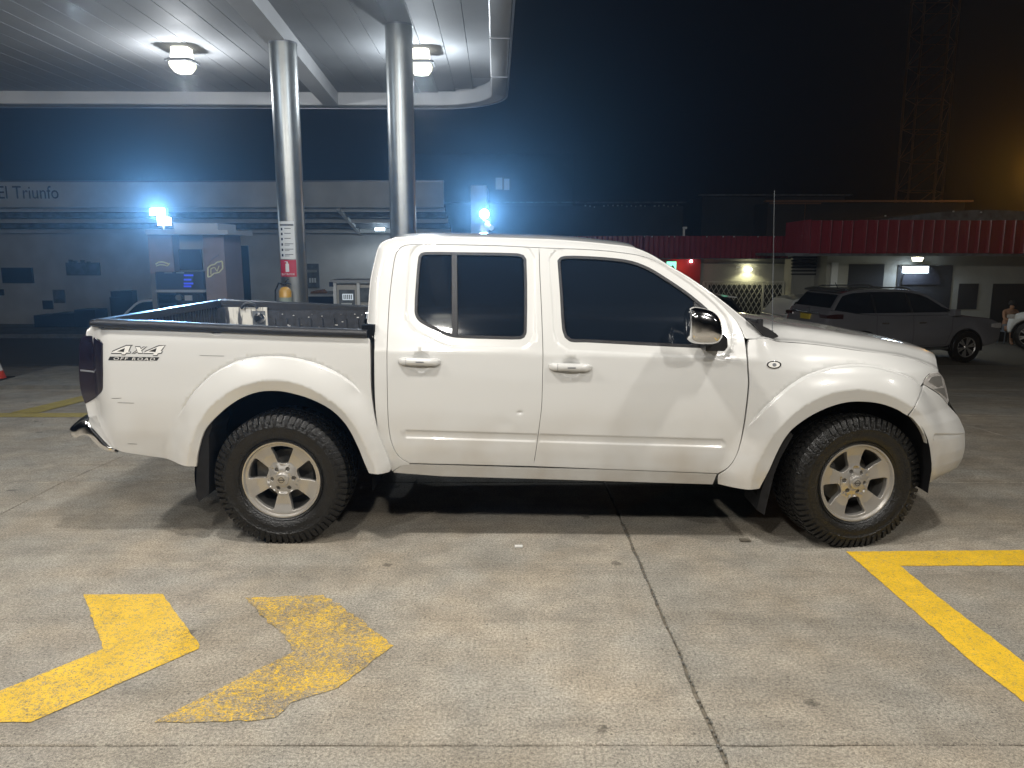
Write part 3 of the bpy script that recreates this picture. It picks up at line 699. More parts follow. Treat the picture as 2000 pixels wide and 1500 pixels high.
# ------------------------------------------------------------------ red-fascia shops on the right
def corrugated(name, p0, p1, z0, z1, par, m, pitch=.20, depth=.05, phase=0):
    """trapezoid sheet hung between two plan points; ribs are real"""
    p0 = Vector((p0[0], p0[1])); p1 = Vector((p1[0], p1[1])); d = (p1 - p0); L = d.length; d /= L; nrm = Vector((d.y, -d.x))
    prof = []; s = 0.0
    while s < L:
        for (ds, h) in ((0, 0), (.58 * pitch, 0), (.64 * pitch, .35 * depth), (.70 * pitch, .8 * depth), (.78 * pitch, depth), (.86 * pitch, .8 * depth), (.92 * pitch, .35 * depth)):
            q = s + ds
            if q <= L: prof.append((q, h))
        s += pitch
    prof.append((L, 0))
    outer = [p0 + d * q + nrm * h for q, h in prof]; inner = [p0 + d * q + nrm * (h - .006) for q, h in prof]
    vs = [(v.x, v.y, z) for z in (z0, z1) for v in outer] + [(v.x, v.y, z) for z in (z0, z1) for v in inner]
    n = len(prof); fs = []
    for i in range(n - 1):
        fs += [(i, i + 1, n + i + 1, n + i), (2 * n + i, 3 * n + i, 3 * n + i + 1, 2 * n + i + 1), (n + i, n + i + 1, 3 * n + i + 1, 3 * n + i), (i, 2 * n + i, 2 * n + i + 1, i + 1)]
    return make(name, vs, fs, m, par, smooth=True, ang=50)
YA, YAW = 24.0, 25.2
t = thing('shop_row', 'low shop row with dull red corrugated fascia and folding gate', 'building', (4, YAW, -1.12))
zA1, zA0 = at(0, 462, YA)[2], at(0, 504, YA)[2]
xs = [at(u, 480, YA)[0] for u in (940, 1090, 1240, 1340, 1440, 1540)]
for k in range(5):
    corrugated('fascia_sheet', (xs[k], YA - (.12 if k == 0 else 0)), (xs[k + 1], YA - (.12 if k == 0 else 0)), zA0 - random.uniform(0, .02), zA1 + random.uniform(0, .02), t, M['red_sheet'], .155)
corrugated('fascia_sheet', (xs[2] - .05, YA - .16), (xs[2] + .22, YA - .16), zA0, zA1 + .02, t, M['red_sheet'], .09)
b = pbox(1100, 1545, 504, 560, YAW, 3); b.v = [(x, y, -1.2 if z < 1 else z) for x, y, z in b.v]; b.build('wall', M['wall_warm'], t)
b = pbox(1180, 1369, 504, 640, YAW - .08, .06); b.build('painted_panel', M['red_wall'], t)
tb('eave', 1100, 1545, 501, 506, YA + .02, YAW - YA, M['greyboard'], t)
pbox(1334, 1338, 446, 463, YA + .3, .08).build('vent_pipe', M['white_frame'], t); pbox(1334, 1342, 443, 447, YA + .3, .08).build('pipe_elbow', M['white_frame'], t)
pbox(1375, 1535, 513, 515, YAW - .03, .03).build('conduit', M['greyboard'], t)
for k, u in enumerate((1258, 1273, 1306, 1317, 1380, 1412, 1433, 1480, 1512)):
    pbox(u, u + 1.6, 461, 463.2, YA - .08, .03).build('screw_cap', M['sign_white'], t)
g = thing('folding_gate', 'closed diamond lattice folding gate under the yellow wall lamp', 'gate', (at(1450, 600, YAW)[0], YAW - .15, -1.12))
x0, x1 = at(1374, 560, YAW - .15)[0], at(1530, 560, YAW - .15)[0]; z1 = at(0, 552, YAW - .15)[2]; z0 = -1.1
pbox(1374, 1534, 556, 680, YAW - .02, .015).build('doorway', M['dark_in'], g)
for xx in (x0, at(1406, 0, YAW - .15)[0], at(1522, 0, YAW - .15)[0], x1):
    b = MB(); b.box(xx - .03, xx + .03, YAW - .17, YAW - .12, z0, z1 + .02); b.build('post', M['gate'], g)
b = MB(); b.box(x0, x1, YAW - .17, YAW - .12, z1, z1 + .05); b.build('rail', M['gate'], g)
sp_ = .165; sl = 1.75; hgt = z1 - z0
k = x0 - hgt / sl
while k < x1:
    for sgn in (1, -1):
        a, c = (k, z0), (k + hgt / sl, z1)
        if sgn < 0: a, c = (k, z1), (k + hgt / sl, z0)
        def clip(a, c):
            (ax, az), (cx, cz) = a, c
            if ax < x0: az += (cz - az) * (x0 - ax) / (cx - ax); ax = x0
            if cx > x1: cz -= (cz - az) * (cx - x1) / (cx - ax); cx = x1
            return (ax, az), (cx, cz)
        if c[0] > x0 + .05 and a[0] < x1 - .05:
            a, c = clip(a, c); yy = YAW - .155 + (.012 if sgn > 0 else 0)
            b = MB(); b.cyl((a[0], yy, a[1]), (c[0], yy, c[1]), .012, n=4); b.build('bar', M['gate'], g)
    k += sp_
wl_ = at(1461, 527, YAW - .1)
t3 = thing('wall_lamp', 'warm bulkhead lamp lit on the wall above the folding gate', 'wall lamp', wl_)
b = MB(); b.lathe([(.0, .06), (.11, .05), (.12, 0), (.07, -.05), (0, -.06)], wl_, n=16); b.build('shade', M['warm_on'], t3, smooth=True)
spot('lamp_light', (wl_[0], wl_[1] - .16, wl_[2] - .05), 26, (1, .95, .55), t3, 140, .05, (0, .25, -1))
o = pbox(1439, 1446, 520.5, 523.5, YAW - .1, .06).build('security_sensor', M['sign_white']); tag(o, 'tiny white sensor left of the warm wall lamp', 'sensor')
o = pbox(1348, 1352, 508.5, 512, YAW - .12, .06).build('security_sensor', M['flood_on']); tag(o, 'tiny bright white light at the eave right of the green sign', 'light')
t3 = thing('green_sign', 'small lit green sign hanging against the red wall panel', 'sign', at(1312, 520, YAW - .5))
pbox(1303, 1321, 511, 531, YAW - .5, .12).build('panel', M['green_on'], t3)
b = MB(); b.tube([at(1308, 528, YAW - .52), at(1314, 519, YAW - .52), at(1318, 527, YAW - .52)], .035, 5); b.build('emblem', M['red_wall'], t3)
pbox(1302, 1322, 509.5, 511, YAW - .52, .16).build('frame', M['sign_white'], t3)
spot('lamp_light', (at(1330, 520, YAW - .4)[0], YAW - .5, at(0, 520, YAW - .4)[2]), 7, (1, .25, .15), t3, 150, .08, (.5, 1, -.25))  # added red light for the glow on the wall beside the sign
# shop with the big fascia
YB, YBW = 21.0, 23.6
t = thing('corner_shop', 'shop with tall red corrugated fascia, barred windows and arched roof', 'building', (12, YBW, -1.12))
zB1, zB0 = at(0, 430, YB)[2], at(0, 495, YB)[2]
xc_ = at(1584, 460, YB)[0]; xe_ = at(2120, 460, YB)[0]; yA_ = YA - .3
xret = at(1534, 460, yA_)[0]
corrugated('fascia_sheet', (xret, yA_), (xc_, YB), zB0 - .02, zB1 + .02, t, M['red_sheet'], .26)
n_ = 6
for k in range(n_):
    a_ = xc_ + (xe_ - xc_) * k / n_; c_ = xc_ + (xe_ - xc_) * (k + 1) / n_
    corrugated('fascia_sheet', (a_, YB - .003 * (k % 2)), (c_, YB - .003 * (k % 2)), zB0 + random.uniform(-.015, .015), zB1 + random.uniform(-.01, .01), t, M['red_sheet'], .285, .085)
tb('eave_soffit', 1534, 2120, 494.5, 500, YB + .08, YBW - YB, M['greyboard'], t)
b = pbox(1612, 2120, 495, 560, YBW, 4); b.v = [(x, y, -1.2 if z < 1 else z) for x, y, z in b.v]; b.build('wall', M['wall_warm'], t)
b = pbox(1545, 1640, 495, 560, YBW + .9, 3); b.v = [(x, y, -1.2 if z < 1 else z) for x, y, z in b.v]; b.build('side_wall', M['wall_warm'], t)
tb('corner_pier', 1612, 1638, 513, 700, YBW - .04, .3, M['wall'], t)
for k in range(6): pbox(1546, 1601, 501 + k * 6.6, 504 + k * 6.6, YBW + .8, .06).build('louvre_blade', M['dark_in'], t)
def frame_window(u0, u1, v0, v1, cols, rows, label=None, bars=0, lw=2.2, Y=YBW - .03):
    o = pbox(u0, u1, v0, v1, Y, .02).build('window', M['dark_in'], t)
    def fr(a, b_, c, d): pbox(a, b_, c, d, Y - .03, .025).build('window_frame', M['white_frame'], o, world=False)
    fr(u0 - lw, u0, v0 - lw, v1); fr(u1, u1 + lw, v0 - lw, v1); fr(u0, u1, v0 - lw, v0)
    for c in cols: fr(c - lw * .5, c + lw * .5, v0, v1)
    for r_ in rows: fr(u0, u1, r_ - 1, r_ + 1)
    for k in range(bars):
        v = v0 + (v1 - v0) * (k + .5) / bars; pbox(u0, u1, v - .5, v + .5, Y - .008, .006).build('shutter_slat', M['greyboard'], o, world=False)
frame_window(1650, 1728, 516, 640, [1706], [533, 545], bars=12)
frame_window(1744, 1862, 518, 640, [1782, 1822, 1828], [545, 575], bars=14)
frame_window(1869, 1912, 554, 604, [], [603], bars=0)
frame_window(1927, 2040, 554, 680, [1949, 1996], [], bars=0)
# canvas awning over the door
b = MB(); ar = []
for k in range(13):
    th = R(180) * k / 12; ar.append((1800 - 38 * math.cos(th), 552 - 36 * math.sin(th)))
b = MB(); b.rings([[at(u, v, YBW - .10) for u, v in ar] + [at(1838, 556, YBW - .10), at(1762, 556, YBW - .10)], [at(u, v, YBW - .06) for u, v in ar] + [at(1838, 556, YBW - .06), at(1762, 556, YBW - .06)]]); b.build('arched_awning', mat('dark_awning', (.006, .007, .012), .8), t)
s3 = thing('shop_sign_light', 'bright blue-white lit sign over the barred shop door', 'sign', at(1790, 526, YBW - .3))
pbox(1766, 1814, 520.5, 533, YBW - .3, .12).build('panel', M['cool_on'], s3)
pbox(1764, 1816, 518.5, 520.5, YBW - .32, .16).build('case', M['white_frame'], s3)
spot('lamp_light', (at(1790, 526, YBW - .5)[0], YBW - .55, at(0, 530, YBW)[2]), 40, (.55, .72, 1), s3, 175, .12, (0, 0.3, -1))
s3 = thing('ceiling_lamp', 'warm bulkhead lamp under the fascia above the lit sign', 'lamp', at(1792, 506, YB + .9))
c = at(1792, 506, YB + .9); b = MB(); b.lathe([(0, .05), (.14, .04), (.12, -.05), (0, -.06)], c, n=16); b.build('diffuser', M['warm_on'], s3)
spot('lamp_light', (c[0], c[1], c[2] - .1), 22, (1, .95, .7), s3, 170, .08)
# arched roof line
b = MB(); rs = []
for k in range(25):
    f = k / 24; u = 1700 + 460 * f; v = 432 - 22 * math.sin(math.pi * f)
    p = at(u, v, YB + 1.5); rs.append([(p[0], YB + 1.5, p[2] - .35), (p[0], YB + 1.5, p[2]), (p[0], YB + 6, p[2] + .02), (p[0], YB + 6, p[2] - .35)])
b.rings(rs); b.build('arched_roof', M['greyboard'], t, smooth=True)
for (u, v) in ((1729, 422), (1862, 413.5), (1916, 415)): pbox(u, u + 2.2, v - 2, v + .8, YB + 1.4, .05).build('roof_light', M['sign_white'], t)  # small roof lights, their brightness put in as plain white colour
# traffic cone at the left edge
c = gp(-6, 742); Y = c[1]; zz = gz(Y)
t = thing('traffic_cone', 'orange and white traffic cone cut by the left picture edge', 'traffic cone', (c[0], Y, zz))
b = MB(); b.box(c[0] - .2, c[0] + .2, Y - .2, Y + .2, zz, zz + .035); b.build('base', M['rubber'], t)
b = MB(); b.lathe([(.15, .035), (.11, .17)], (c[0], Y, zz), n=20, caps=False); b.lathe([(.075, .30), (.03, .5), (0, .5)], (c[0], Y, zz), n=20, caps=False); b.build('cone_body', M['cone'], t, smooth=True)
b = MB(); b.lathe([(.111, .17), (.076, .30)], (c[0], Y, zz), n=20, caps=False); b.build('reflective_band', M['decal_light'], t, smooth=True)

# ================================================================== the pickup truck
TA = .02
nx_, ny_ = math.sin(TA), math.cos(TA)          # local y' (inwards, away from the camera)
TO = (0.0, 4.115)
truck = thing('pickup_truck', 'white double cab pickup truck standing broadside in the foreground', 'pickup truck', (TO[0], TO[1], 0), -TA)
W = 1.84
def T(u, v, dy=0.0):
    r = ray(u, v); t = (dy + TO[0] * nx_ + TO[1] * ny_) / (r[0] * nx_ + r[1] * ny_)
    X, Y, Z = r[0] * t, r[1] * t, CAM_H + r[2] * t
    return ((X - TO[0]) * math.cos(TA) - (Y - TO[1]) * math.sin(TA), Z)
def TT(pts, dy=0.0): return [T(u, v, dy) for u, v in pts]
HUB_R = T(547, 941); HUB_F = T(1671, 951)
RT = .381
HUB_R = (HUB_R[0], RT - .008); HUB_F = (HUB_F[0], RT - .008)
def arcdata(hub, pts):
    a = sorted((math.atan2(z - hub[1], x - hub[0]) % (2 * math.pi) if math.atan2(z - hub[1], x - hub[0]) > -math.pi / 2 else math.atan2(z - hub[1], x - hub[0]) + 2 * math.pi, math.hypot(x - hub[0], z - hub[1])) for x, z in TT(pts))
    a = [(t if t < 1.5 * math.pi else t - 2 * math.pi, r) for t, r in a]; a.sort()
    return np.array([p[0] for p in a]), np.array([p[1] for p in a])
rear_in = [(721, 924), (711, 901), (697, 867), (676, 829), (647, 800), (607, 779), (567, 767), (540, 763), (505, 765), (473, 776), (447, 792), (428, 808), (412, 824), (397, 845), (385, 888), (383, 911)]
rear_mid = [(369, 901), (380, 851), (407, 800), (447, 765), (500, 745), (540, 741), (580, 747), (633, 771), (673, 803), (700, 840), (721, 885), (735, 915)]
rear_out = [(330, 850), (357, 796), (380, 763), (415, 731), (460, 708), (505, 699.5), (543, 699), (580, 704), (620, 715), (655, 731), (687, 753), (722, 800), (750, 870)]
front_in = [(1813, 943), (1817.6, 921), (1816, 892), (1811, 863), (1801.6, 841), (1784, 818), (1774, 812), (1752, 799), (1720, 788), (1688, 784), (1656, 785), (1624, 793), (1592, 807), (1566, 823), (1544, 841), (1528, 863), (1512, 895), (1502, 918), (1483, 954)]
front_mid = [(1840, 935), (1838, 880), (1820, 832), (1789, 799), (1768, 786), (1720, 766), (1672, 759), (1624, 766), (1576, 786), (1528, 825), (1486, 886), (1465, 940)]
front_out = [(1860, 920), (1862, 860), (1835, 790), (1802.6, 750), (1790, 743), (1768, 735), (1736, 725), (1704, 718.6), (1672, 717.6), (1624, 724), (1579, 738), (1544, 759), (1512, 786), (1478, 820), (1440, 870), (1415, 925)]
ARCH = [(HUB_R, arcdata(HUB_R, rear_in), arcdata(HUB_R, rear_mid), arcdata(HUB_R, rear_out), (R(52), R(143))),
        (HUB_F, arcdata(HUB_F, front_in), arcdata(HUB_F, front_mid), arcdata(HUB_F, front_out), (R(56), R(147)))]
def sstep(a, b, x): t = np.clip((x - a) / (b - a), 0, 1); return t * t * (3 - 2 * t)
def seg_dist(x, z, poly, closed=False):
    P = np.array(poly); Q = np.roll(P, -1, 0) if closed else P[1:]; P = P if closed else P[:-1]
    best = np.full(x.shape, 9.0)
    for a, b in zip(P, Q):
        d = b - a; L2 = d @ d + 1e-12; t = np.clip(((x - a[0]) * d[0] + (z - a[1]) * d[1]) / L2, 0, 1)
        best = np.minimum(best, np.hypot(x - a[0] - t * d[0], z - a[1] - t * d[1]))
    return best
def inside(x, z, poly):
    P = np.array(poly); r = np.zeros(x.shape, bool); n = len(P); j = n - 1
    for i in range(n):
        xi, zi = P[i]; xj, zj = P[j]
        c = ((zi > z) != (zj > z)) & (x < (xj - xi) * (z - zi) / (zj - zi + 1e-12) + xi); r ^= c; j = i
    return r
cabz = np.array([.30, .36, .45, .55, .75, .95, 1.085, 1.115, 1.2, 1.3, 1.4, 1.5, 1.6, 1.75])
cabd = np.array([.10, .075, .048, .036, .030, .034, .045, .056, .084, .121, .16, .20, .241, .30])
bedz = np.array([.30, .45, .60, .80, 1.0, 1.12, 1.18, 1.25]); bedd = np.array([.09, .055, .036, .030, .034, .040, .050, .085])
frz = np.array([.30, .45, .60, .80, .95, 1.03, 1.10, 1.18]); frd = np.array([.08, .05, .036, .030, .036, .050, .095, .20])
ZRAIL = T(715, 652, .05)[1] + .012; XGAP = T(728, 760)[0]; XFD = T(1461, 740)[0]; XTAIL = T(165, 740)[0]
sil_front = [T(u, v, .27) for u, v in [(1797, 686), (1829, 716), (1834, 726), (1854, 793), (1870, 812), (1880, 831), (1885, 844), (1886, 870), (1882, 895), (1874, 911), (1848, 929)]]
sfz = np.array([p[1] for p in sil_front])[::-1]; sfx = np.array([p[0] for p in sil_front])[::-1]
rear_win = [(816, 502), (821, 494), (831, 491.5), (903, 492), (1010, 494), (1023, 497.6), (1029, 508), (1029.6, 649), (1025, 660), (1016, 664), (967, 663.6), (892.7, 661), (871, 656.5), (822, 632), (811.6, 621), (808.4, 606), (811.6, 547)]
front_win = [(1088, 509), (1094.6, 501.6), (1107.6, 499), (1144, 499.5), (1196, 503), (1235, 509), (1269, 522), (1300, 540.6), (1339, 566.6), (1365, 587), (1386, 605.6), (1404, 626), (1413, 652), (1414.4, 673), (1409, 681), (1399, 682), (1300, 678), (1144, 670), (1115, 669), (1102.4, 660), (1097, 642), (1093, 577)]
WIN = []
def Sflat(x, z):
    zr = z + .02 * x
    def prof(Z, D):
        o = 0
        for k, w in ((-.02, .25), (0, .5), (.02, .25)): o = o + w * np.interp(zr + k, Z, D)
        return o
    c = .25 * np.interp(zr - .006, cabz, cabd) + .5 * np.interp(zr, cabz, cabd) + .25 * np.interp(zr + .006, cabz, cabd)
    cs = prof(cabz, cabd); bl = sstep(1.05, 1.09, zr) * (1 - sstep(1.13, 1.17, zr)); c = cs * (1 - bl) + c * bl
    s = np.where((x < XGAP) & (z < ZRAIL), prof(bedz, bedd), c)
    k = sstep(XFD + .05, XFD + .35, x)
    s = s * (1 - k) + prof(frz, frd) * k
    return s
def Sround(x, z):
    xe = np.interp(z, sfz, sfx)
    return .22 * np.clip((x - (xe - .46)) / .46, 0, 1.3) ** 2.3 + .07 * np.clip(((XTAIL + .14) - x) / .14, 0, 1.1) ** 2
def Sbase(x, z): return Sflat(x, z) + Sround(x, z)
_h = HUB_F[0] + .5
ZL0, ZL1 = T(1808, 844, .06), T(1885, 844, .28)
grooveA, grooveB = T(795, 848, .03), T(1408, 866, .03)
bowls = [T(822, 706, .03), T(1116, 718, .03)]
dent = T(1015, 806, .03); dent2 = T(1000, 828, .03)
def S(x, z):
    x = np.asarray(x, float); z = np.asarray(z, float)
    s = Sflat(x, z)
    for hub, di, dm, do, (a0, a1) in ARCH:
        dx, dz = x - hub[0], z - hub[1]; r = np.hypot(dx, dz); th = np.arctan2(dz, dx); th = np.where(th < -math.pi / 2, th + 2 * math.pi, th)
        near = r < .95
        ri, rm, ro = np.interp(th, *di), np.interp(th, *dm), np.interp(th, *do)
        rm = np.maximum(rm, ri + .02); ro = np.maximum(ro, rm + .05)
        A_ = sstep(a0 - .10, a0 + .06, th) * (1 - sstep(a1 - .06, a1 + .10, th))
        fl_mid = -.022; q1 = np.clip((r - ri) / (rm - ri), -.2, 1); q2 = np.clip((r - rm) / (ro - rm), 0, 1)
        inner = -.002 + (fl_mid + .002) * q1
        hard = (fl_mid - s) * (1 - .70 * q2 ** 1.15)              # how far proud of the body at this radius
        hard = hard * (1 - sstep(-.003, .003, r - ro)) + .0035 * np.exp(-((r - ro - .005) / .0035) ** 2)
        ros = ro + .03
        qs = np.clip((r - rm) / (ros - rm), 0, 1); soft = (fl_mid - s) * (1 - qs * qs * (3 - 2 * qs))
        f2 = s + hard * A_ + soft * (1 - A_)
        blend = sstep(-.008, .008, r - rm)
        f = inner * (1 - blend) + f2 * blend
        frontfade = (.15 + .85 * sstep(R(18), R(58), th)) if hub is HUB_F else 1.0
        s = np.where(near, s + (f - s) * frontfade, s)
    s = s + Sround(x, z)
    # recessed bands round the windows
    for wpoly in WIN:
        d = seg_dist(x, z, wpoly, True); ins = inside(x, z, wpoly); d = np.where(ins, 0, d)
        s = s + .0075 * (1 - sstep(.036, .052, d))
    # scooped moulding along both doors
    a, b = np.array(grooveA), np.array(grooveB); d = b - a; L2 = d @ d
    t = np.clip(((x - a[0]) * d[0] + (z - a[1]) * d[1]) / L2, 0, 1); dd = np.hypot(x - a[0] - t * d[0], z - a[1] - t * d[1])
    up = (z - (a[1] + t * d[1])) 
    s = s + .0065 * (1 - sstep(.014, .028, dd)) * (1 - .5 * sstep(-.01, .025, up))
    for (bx, bz) in bowls:
        r = np.hypot(x - bx, z - bz); s = s + np.where(r < .054, .018 * (1 - (r / .054) ** 2) ** .8 if False else .018 * np.clip(1 - (r / .054) ** 2, 0, 1) ** .8, 0)
    s = s + .0055 * np.exp(-(((x - dent[0] - .3 * (z - dent[1])) / .016) ** 2 + ((z - dent[1]) / .009) ** 2)) - .002 * np.exp(-(((x - dent2[0] - .02) / .05) ** 2 + ((z - dent2[1]) / .035) ** 2)) + .003 * np.exp(-(((x - dent2[0] + .03) / .05) ** 2 + ((z - dent2[1]) / .03) ** 2))
    # ledge where the lower bumper begins
    zl = ZL0[1] + (ZL1[1] - ZL0[1]) * np.clip((x - ZL0[0]) / (ZL1[0] - ZL0[0]), -.5, 1.2)
    s = s + np.where(x > HUB_F[0] + .42, .007 * (1 - sstep(zl - .004, zl + .004, z)), 0)
    return s
WIN.append(TT(rear_win, .1)); WIN.append(TT(front_win, .1))
def onS(u, v, fn=None):
    fn = fn or S; dy = .05
    for _ in range(5):
        x, z = T(u, v, dy); dy = float(fn(np.array([x]), np.array([z]))[0])
    return (x, z)
def onSs(pts, fn=None): return [onS(p[0], p[1], fn) for p in pts]
WIN[0] = onSs(rear_win, Sbase); WIN[1] = onSs(front_win, Sbase)
def densify(poly, step, closed=True):
    out = []; n = len(poly)
    for i in range(n if closed else n - 1):
        a, b = poly[i], poly[(i + 1) % n]; k = max(1, int(round(math.hypot(b[0] - a[0], b[1] - a[1]) / step)))
        for q in range(k): out.append((a[0] + (b[0] - a[0]) * q / k, a[1] + (b[1] - a[1]) * q / k))
    if not closed: out.append(poly[-1])
    return out
def smoothp(pts, sub=4, closed=True, sharp=38):
    """Catmull-Rom through the points, kept sharp where the line turns hard"""
    n = len(pts); P = [np.array(p, float) for p in pts]
    def turn(i):
        if not closed and (i == 0 or i == n - 1): return True
        a, b, c = P[(i - 1) % n], P[i], P[(i + 1) % n]; u, w = b - a, c - b
        cs = (u @ w) / ((np.linalg.norm(u) * np.linalg.norm(w)) or 1); return cs < math.cos(R(sharp))
    cr = [turn(i) for i in range(n)]; out = []
    for i in range(n if closed else n - 1):
        p1, p2 = P[i], P[(i + 1) % n]; p0 = P[(i - 1) % n] if not cr[i] else 2 * p1 - p2 if cr[i] else p1
        p3 = P[(i + 2) % n] if not cr[(i + 1) % n] else 2 * p2 - p1
        L = np.linalg.norm(p2 - p1); m1 = (p2 - p0); m2 = (p3 - p1)
        m1 = m1 / (np.linalg.norm(m1) or 1) * L; m2 = m2 / (np.linalg.norm(m2) or 1) * L
        for k in range(sub):
            t = k / sub; out.append(tuple((2 * t ** 3 - 3 * t ** 2 + 1) * p1 + (t ** 3 - 2 * t ** 2 + t) * m1 + (-2 * t ** 3 + 3 * t ** 2) * p2 + (t ** 3 - t ** 2) * m2))
    if not closed: out.append(tuple(P[-1]))
    return out
# crease lines that deserve vertices
def ring_pts(hub, data, off, a0, a1, n=70):
    out = []
    for k in range(n + 1):
        th = a0 + (a1 - a0) * k / n; r = float(np.interp(th, *data)) + off; out.append((hub[0] + r * math.cos(th), hub[1] + r * math.sin(th)))
    return out
FEAT = []
for hub, di, dm, do, (a0, a1) in ARCH:
    for off in (-.006, -.003, 0, .003, .006, .010): FEAT += ring_pts(hub, do, off, a0 - .1, a1 + .1, 130)
    for off in (-.008, 0, .008): FEAT += ring_pts(hub, dm, off, R(-15), R(200), 90)
for sgn in (-1, 1):
    for off in (.014, .018, .022, .027, .030):
        gA, gB = np.array(grooveA), np.array(grooveB); d = (gB - gA) / np.linalg.norm(gB - gA); nn_ = np.array([-d[1], d[0]])
        FEAT += densify([tuple(gA + nn_ * off * sgn), tuple(gB + nn_ * off * sgn)], .012, False)
for (bx, bz) in bowls:
    for rr in (.01, .02, .03, .038, .046, .0535, .0545): FEAT += [(bx + rr * math.cos(t), bz + rr * math.sin(t)) for t in np.linspace(0, 2 * math.pi, 28)[:-1]]
for off in (-.006, -.002, .002, .006): FEAT += densify([(ZL0[0], ZL0[1] + off), (ZL1[0] + .02, ZL1[1] + off)], .008, False)
for w_ in WIN:
    for off in (.036, .042, .047, .052): FEAT += densify(offset_poly(w_, off), .013)
for k in range(9):
    for j in range(7): FEAT.append((dent[0] + (k - 4) * .008, dent[1] + (j - 3) * .007))
FEAT = np.array(FEAT)
def panel(name, outline, m, parent, holes=(), grid=.022, fn=None, dy=0.0, lip=.028, mirror=False, local=True, gap_round=.003, smooth_out=True, feat=True, labelled=None):
    """a sheet-metal panel cut from the side surface, with its edges folded inwards"""
    fn = fn or S
    outl = smoothp(outline, 3) if smooth_out else list(outline)
    outl = densify(outl, .018)
    hs = [densify(h, .018) for h in holes]
    loops = [outl] + hs; pts = []; edges = []
    for lp in loops:
        o = len(pts); pts += lp; n = len(lp); edges += [(o + i, o + (i + 1) % n) for i in range(n)]
    P = np.array(outl); x0, z0 = P.min(0); x1, z1 = P.max(0)
    gx, gz_ = np.meshgrid(np.arange(x0 + grid * .5, x1, grid), np.arange(z0 + grid * .5, z1, grid)); gx = gx.ravel(); gz_ = gz_.ravel()
    gx = gx + (np.arange(len(gx)) % 2) * grid * .12
    if feat and len(FEAT):
        gx = np.concatenate([gx, FEAT[:, 0]]); gz_ = np.concatenate([gz_, FEAT[:, 1]])
    ok = inside(gx, gz_, outl)
    for h in hs: ok &= ~inside(gx, gz_, h)
    gx, gz_ = gx[ok], gz_[ok]
    d = np.full(gx.shape, 9.0)
    for lp in loops: d = np.minimum(d, seg_dist(gx, gz_, lp, True))
    gx, gz_ = gx[d > .006], gz_[d > .006]
    nb = len(pts); allp = [Vector(p) for p in pts] + [Vector((a, b)) for a, b in zip(gx, gz_)]
    vo, eo, fo, ov, oe, of_ = delaunay_2d_cdt(allp, edges, [], 0, 1e-6)
    V = np.array([tuple(v) for v in vo]); F = np.array([f for f in fo if len(f) == 3])
    c = V[F].mean(1); ok = inside(c[:, 0], c[:, 1], outl)
    for h in hs: ok &= ~inside(c[:, 0], c[:, 1], h)
    F = F[ok]
    D = fn(V[:, 0], V[:, 1]) + dy
    e = .0016
    sx = (fn(V[:, 0] + e, V[:, 1]) - fn(V[:, 0] - e, V[:, 1])) / (2 * e); sz = (fn(V[:, 0], V[:, 1] + e) - fn(V[:, 0], V[:, 1] - e)) / (2 * e)
    N = np.stack([sx, -np.ones_like(sx), sz], 1); N /= np.linalg.norm(N, axis=1)[:, None]
    vs = [(v[0], dd, v[1]) for v, dd in zip(V, D)]
    # orient faces towards the camera side (-y)
    fs = []
    for f in F:
        a, b, c_ = V[f[0]], V[f[1]], V[f[2]]
        ar = (b[0] - a[0]) * (c_[1] - a[1]) - (c_[0] - a[0]) * (b[1] - a[1])
        fs.append(tuple(int(i) for i in (f if ar > 0 else f[::-1])))
    ns = [tuple(n_) for n_ in N]
    # folded edge: rounded first, then straight in
    if lip:
        for lp in loops:
            isH = lp is not outl; n = len(lp); L = np.array(lp)
            nrm = np.array(offset_poly(lp, 1.0)) - L
            if isH: nrm = -nrm
            d0 = fn(L[:, 0], L[:, 1]) + dy
            o = len(vs); rr = gap_round
            sgn_ = 1 if area2(lp) > 0 else -1
            if isH: sgn_ = -sgn_
            prof = [(0, 0, 0.0), (rr * .7, rr * .3, .7), (rr, rr, 1.0), (rr, lip, 1.0)]
            L2 = L - nrm * 0
            for (po, pd, w_) in prof:
                for i in range(n):
                    q = L[i] + nrm[i] * (po - 0) * .6
                    vs.append((q[0], d0[i] + pd, q[1]))
                    nv = np.array([nrm[i][0] * w_, -(1 - w_) - 1e-3, nrm[i][1] * w_]); nv /= np.linalg.norm(nv); ns.append(tuple(nv))
            for k in range(3):
                for i in range(n):
                    j = (i + 1) % n; q = (o + k * n + i, o + k * n + j, o + (k + 1) * n + j, o + (k + 1) * n + i)
                    fs.append(q[::-1] if sgn_ > 0 else q)
    def mk(vs, fs, ns):
        me = bpy.data.meshes.new(name); me.from_pydata(vs, [], fs); me.materials.append(m); me.shade_smooth(); me.update()
        me.normals_split_custom_set_from_vertices(ns)
        o = bpy.data.objects.new(name, me); col.objects.link(o); o.parent = parent; return o
    o = mk(vs, fs, ns)
    if labelled: o['label'] = labelled
    if mirror:
        o2 = mk([(x, W - y, z) for x, y, z in vs], [f[::-1] for f in fs], [(a, -b, c_) for a, b, c_ in ns])
        return o, o2
    return o
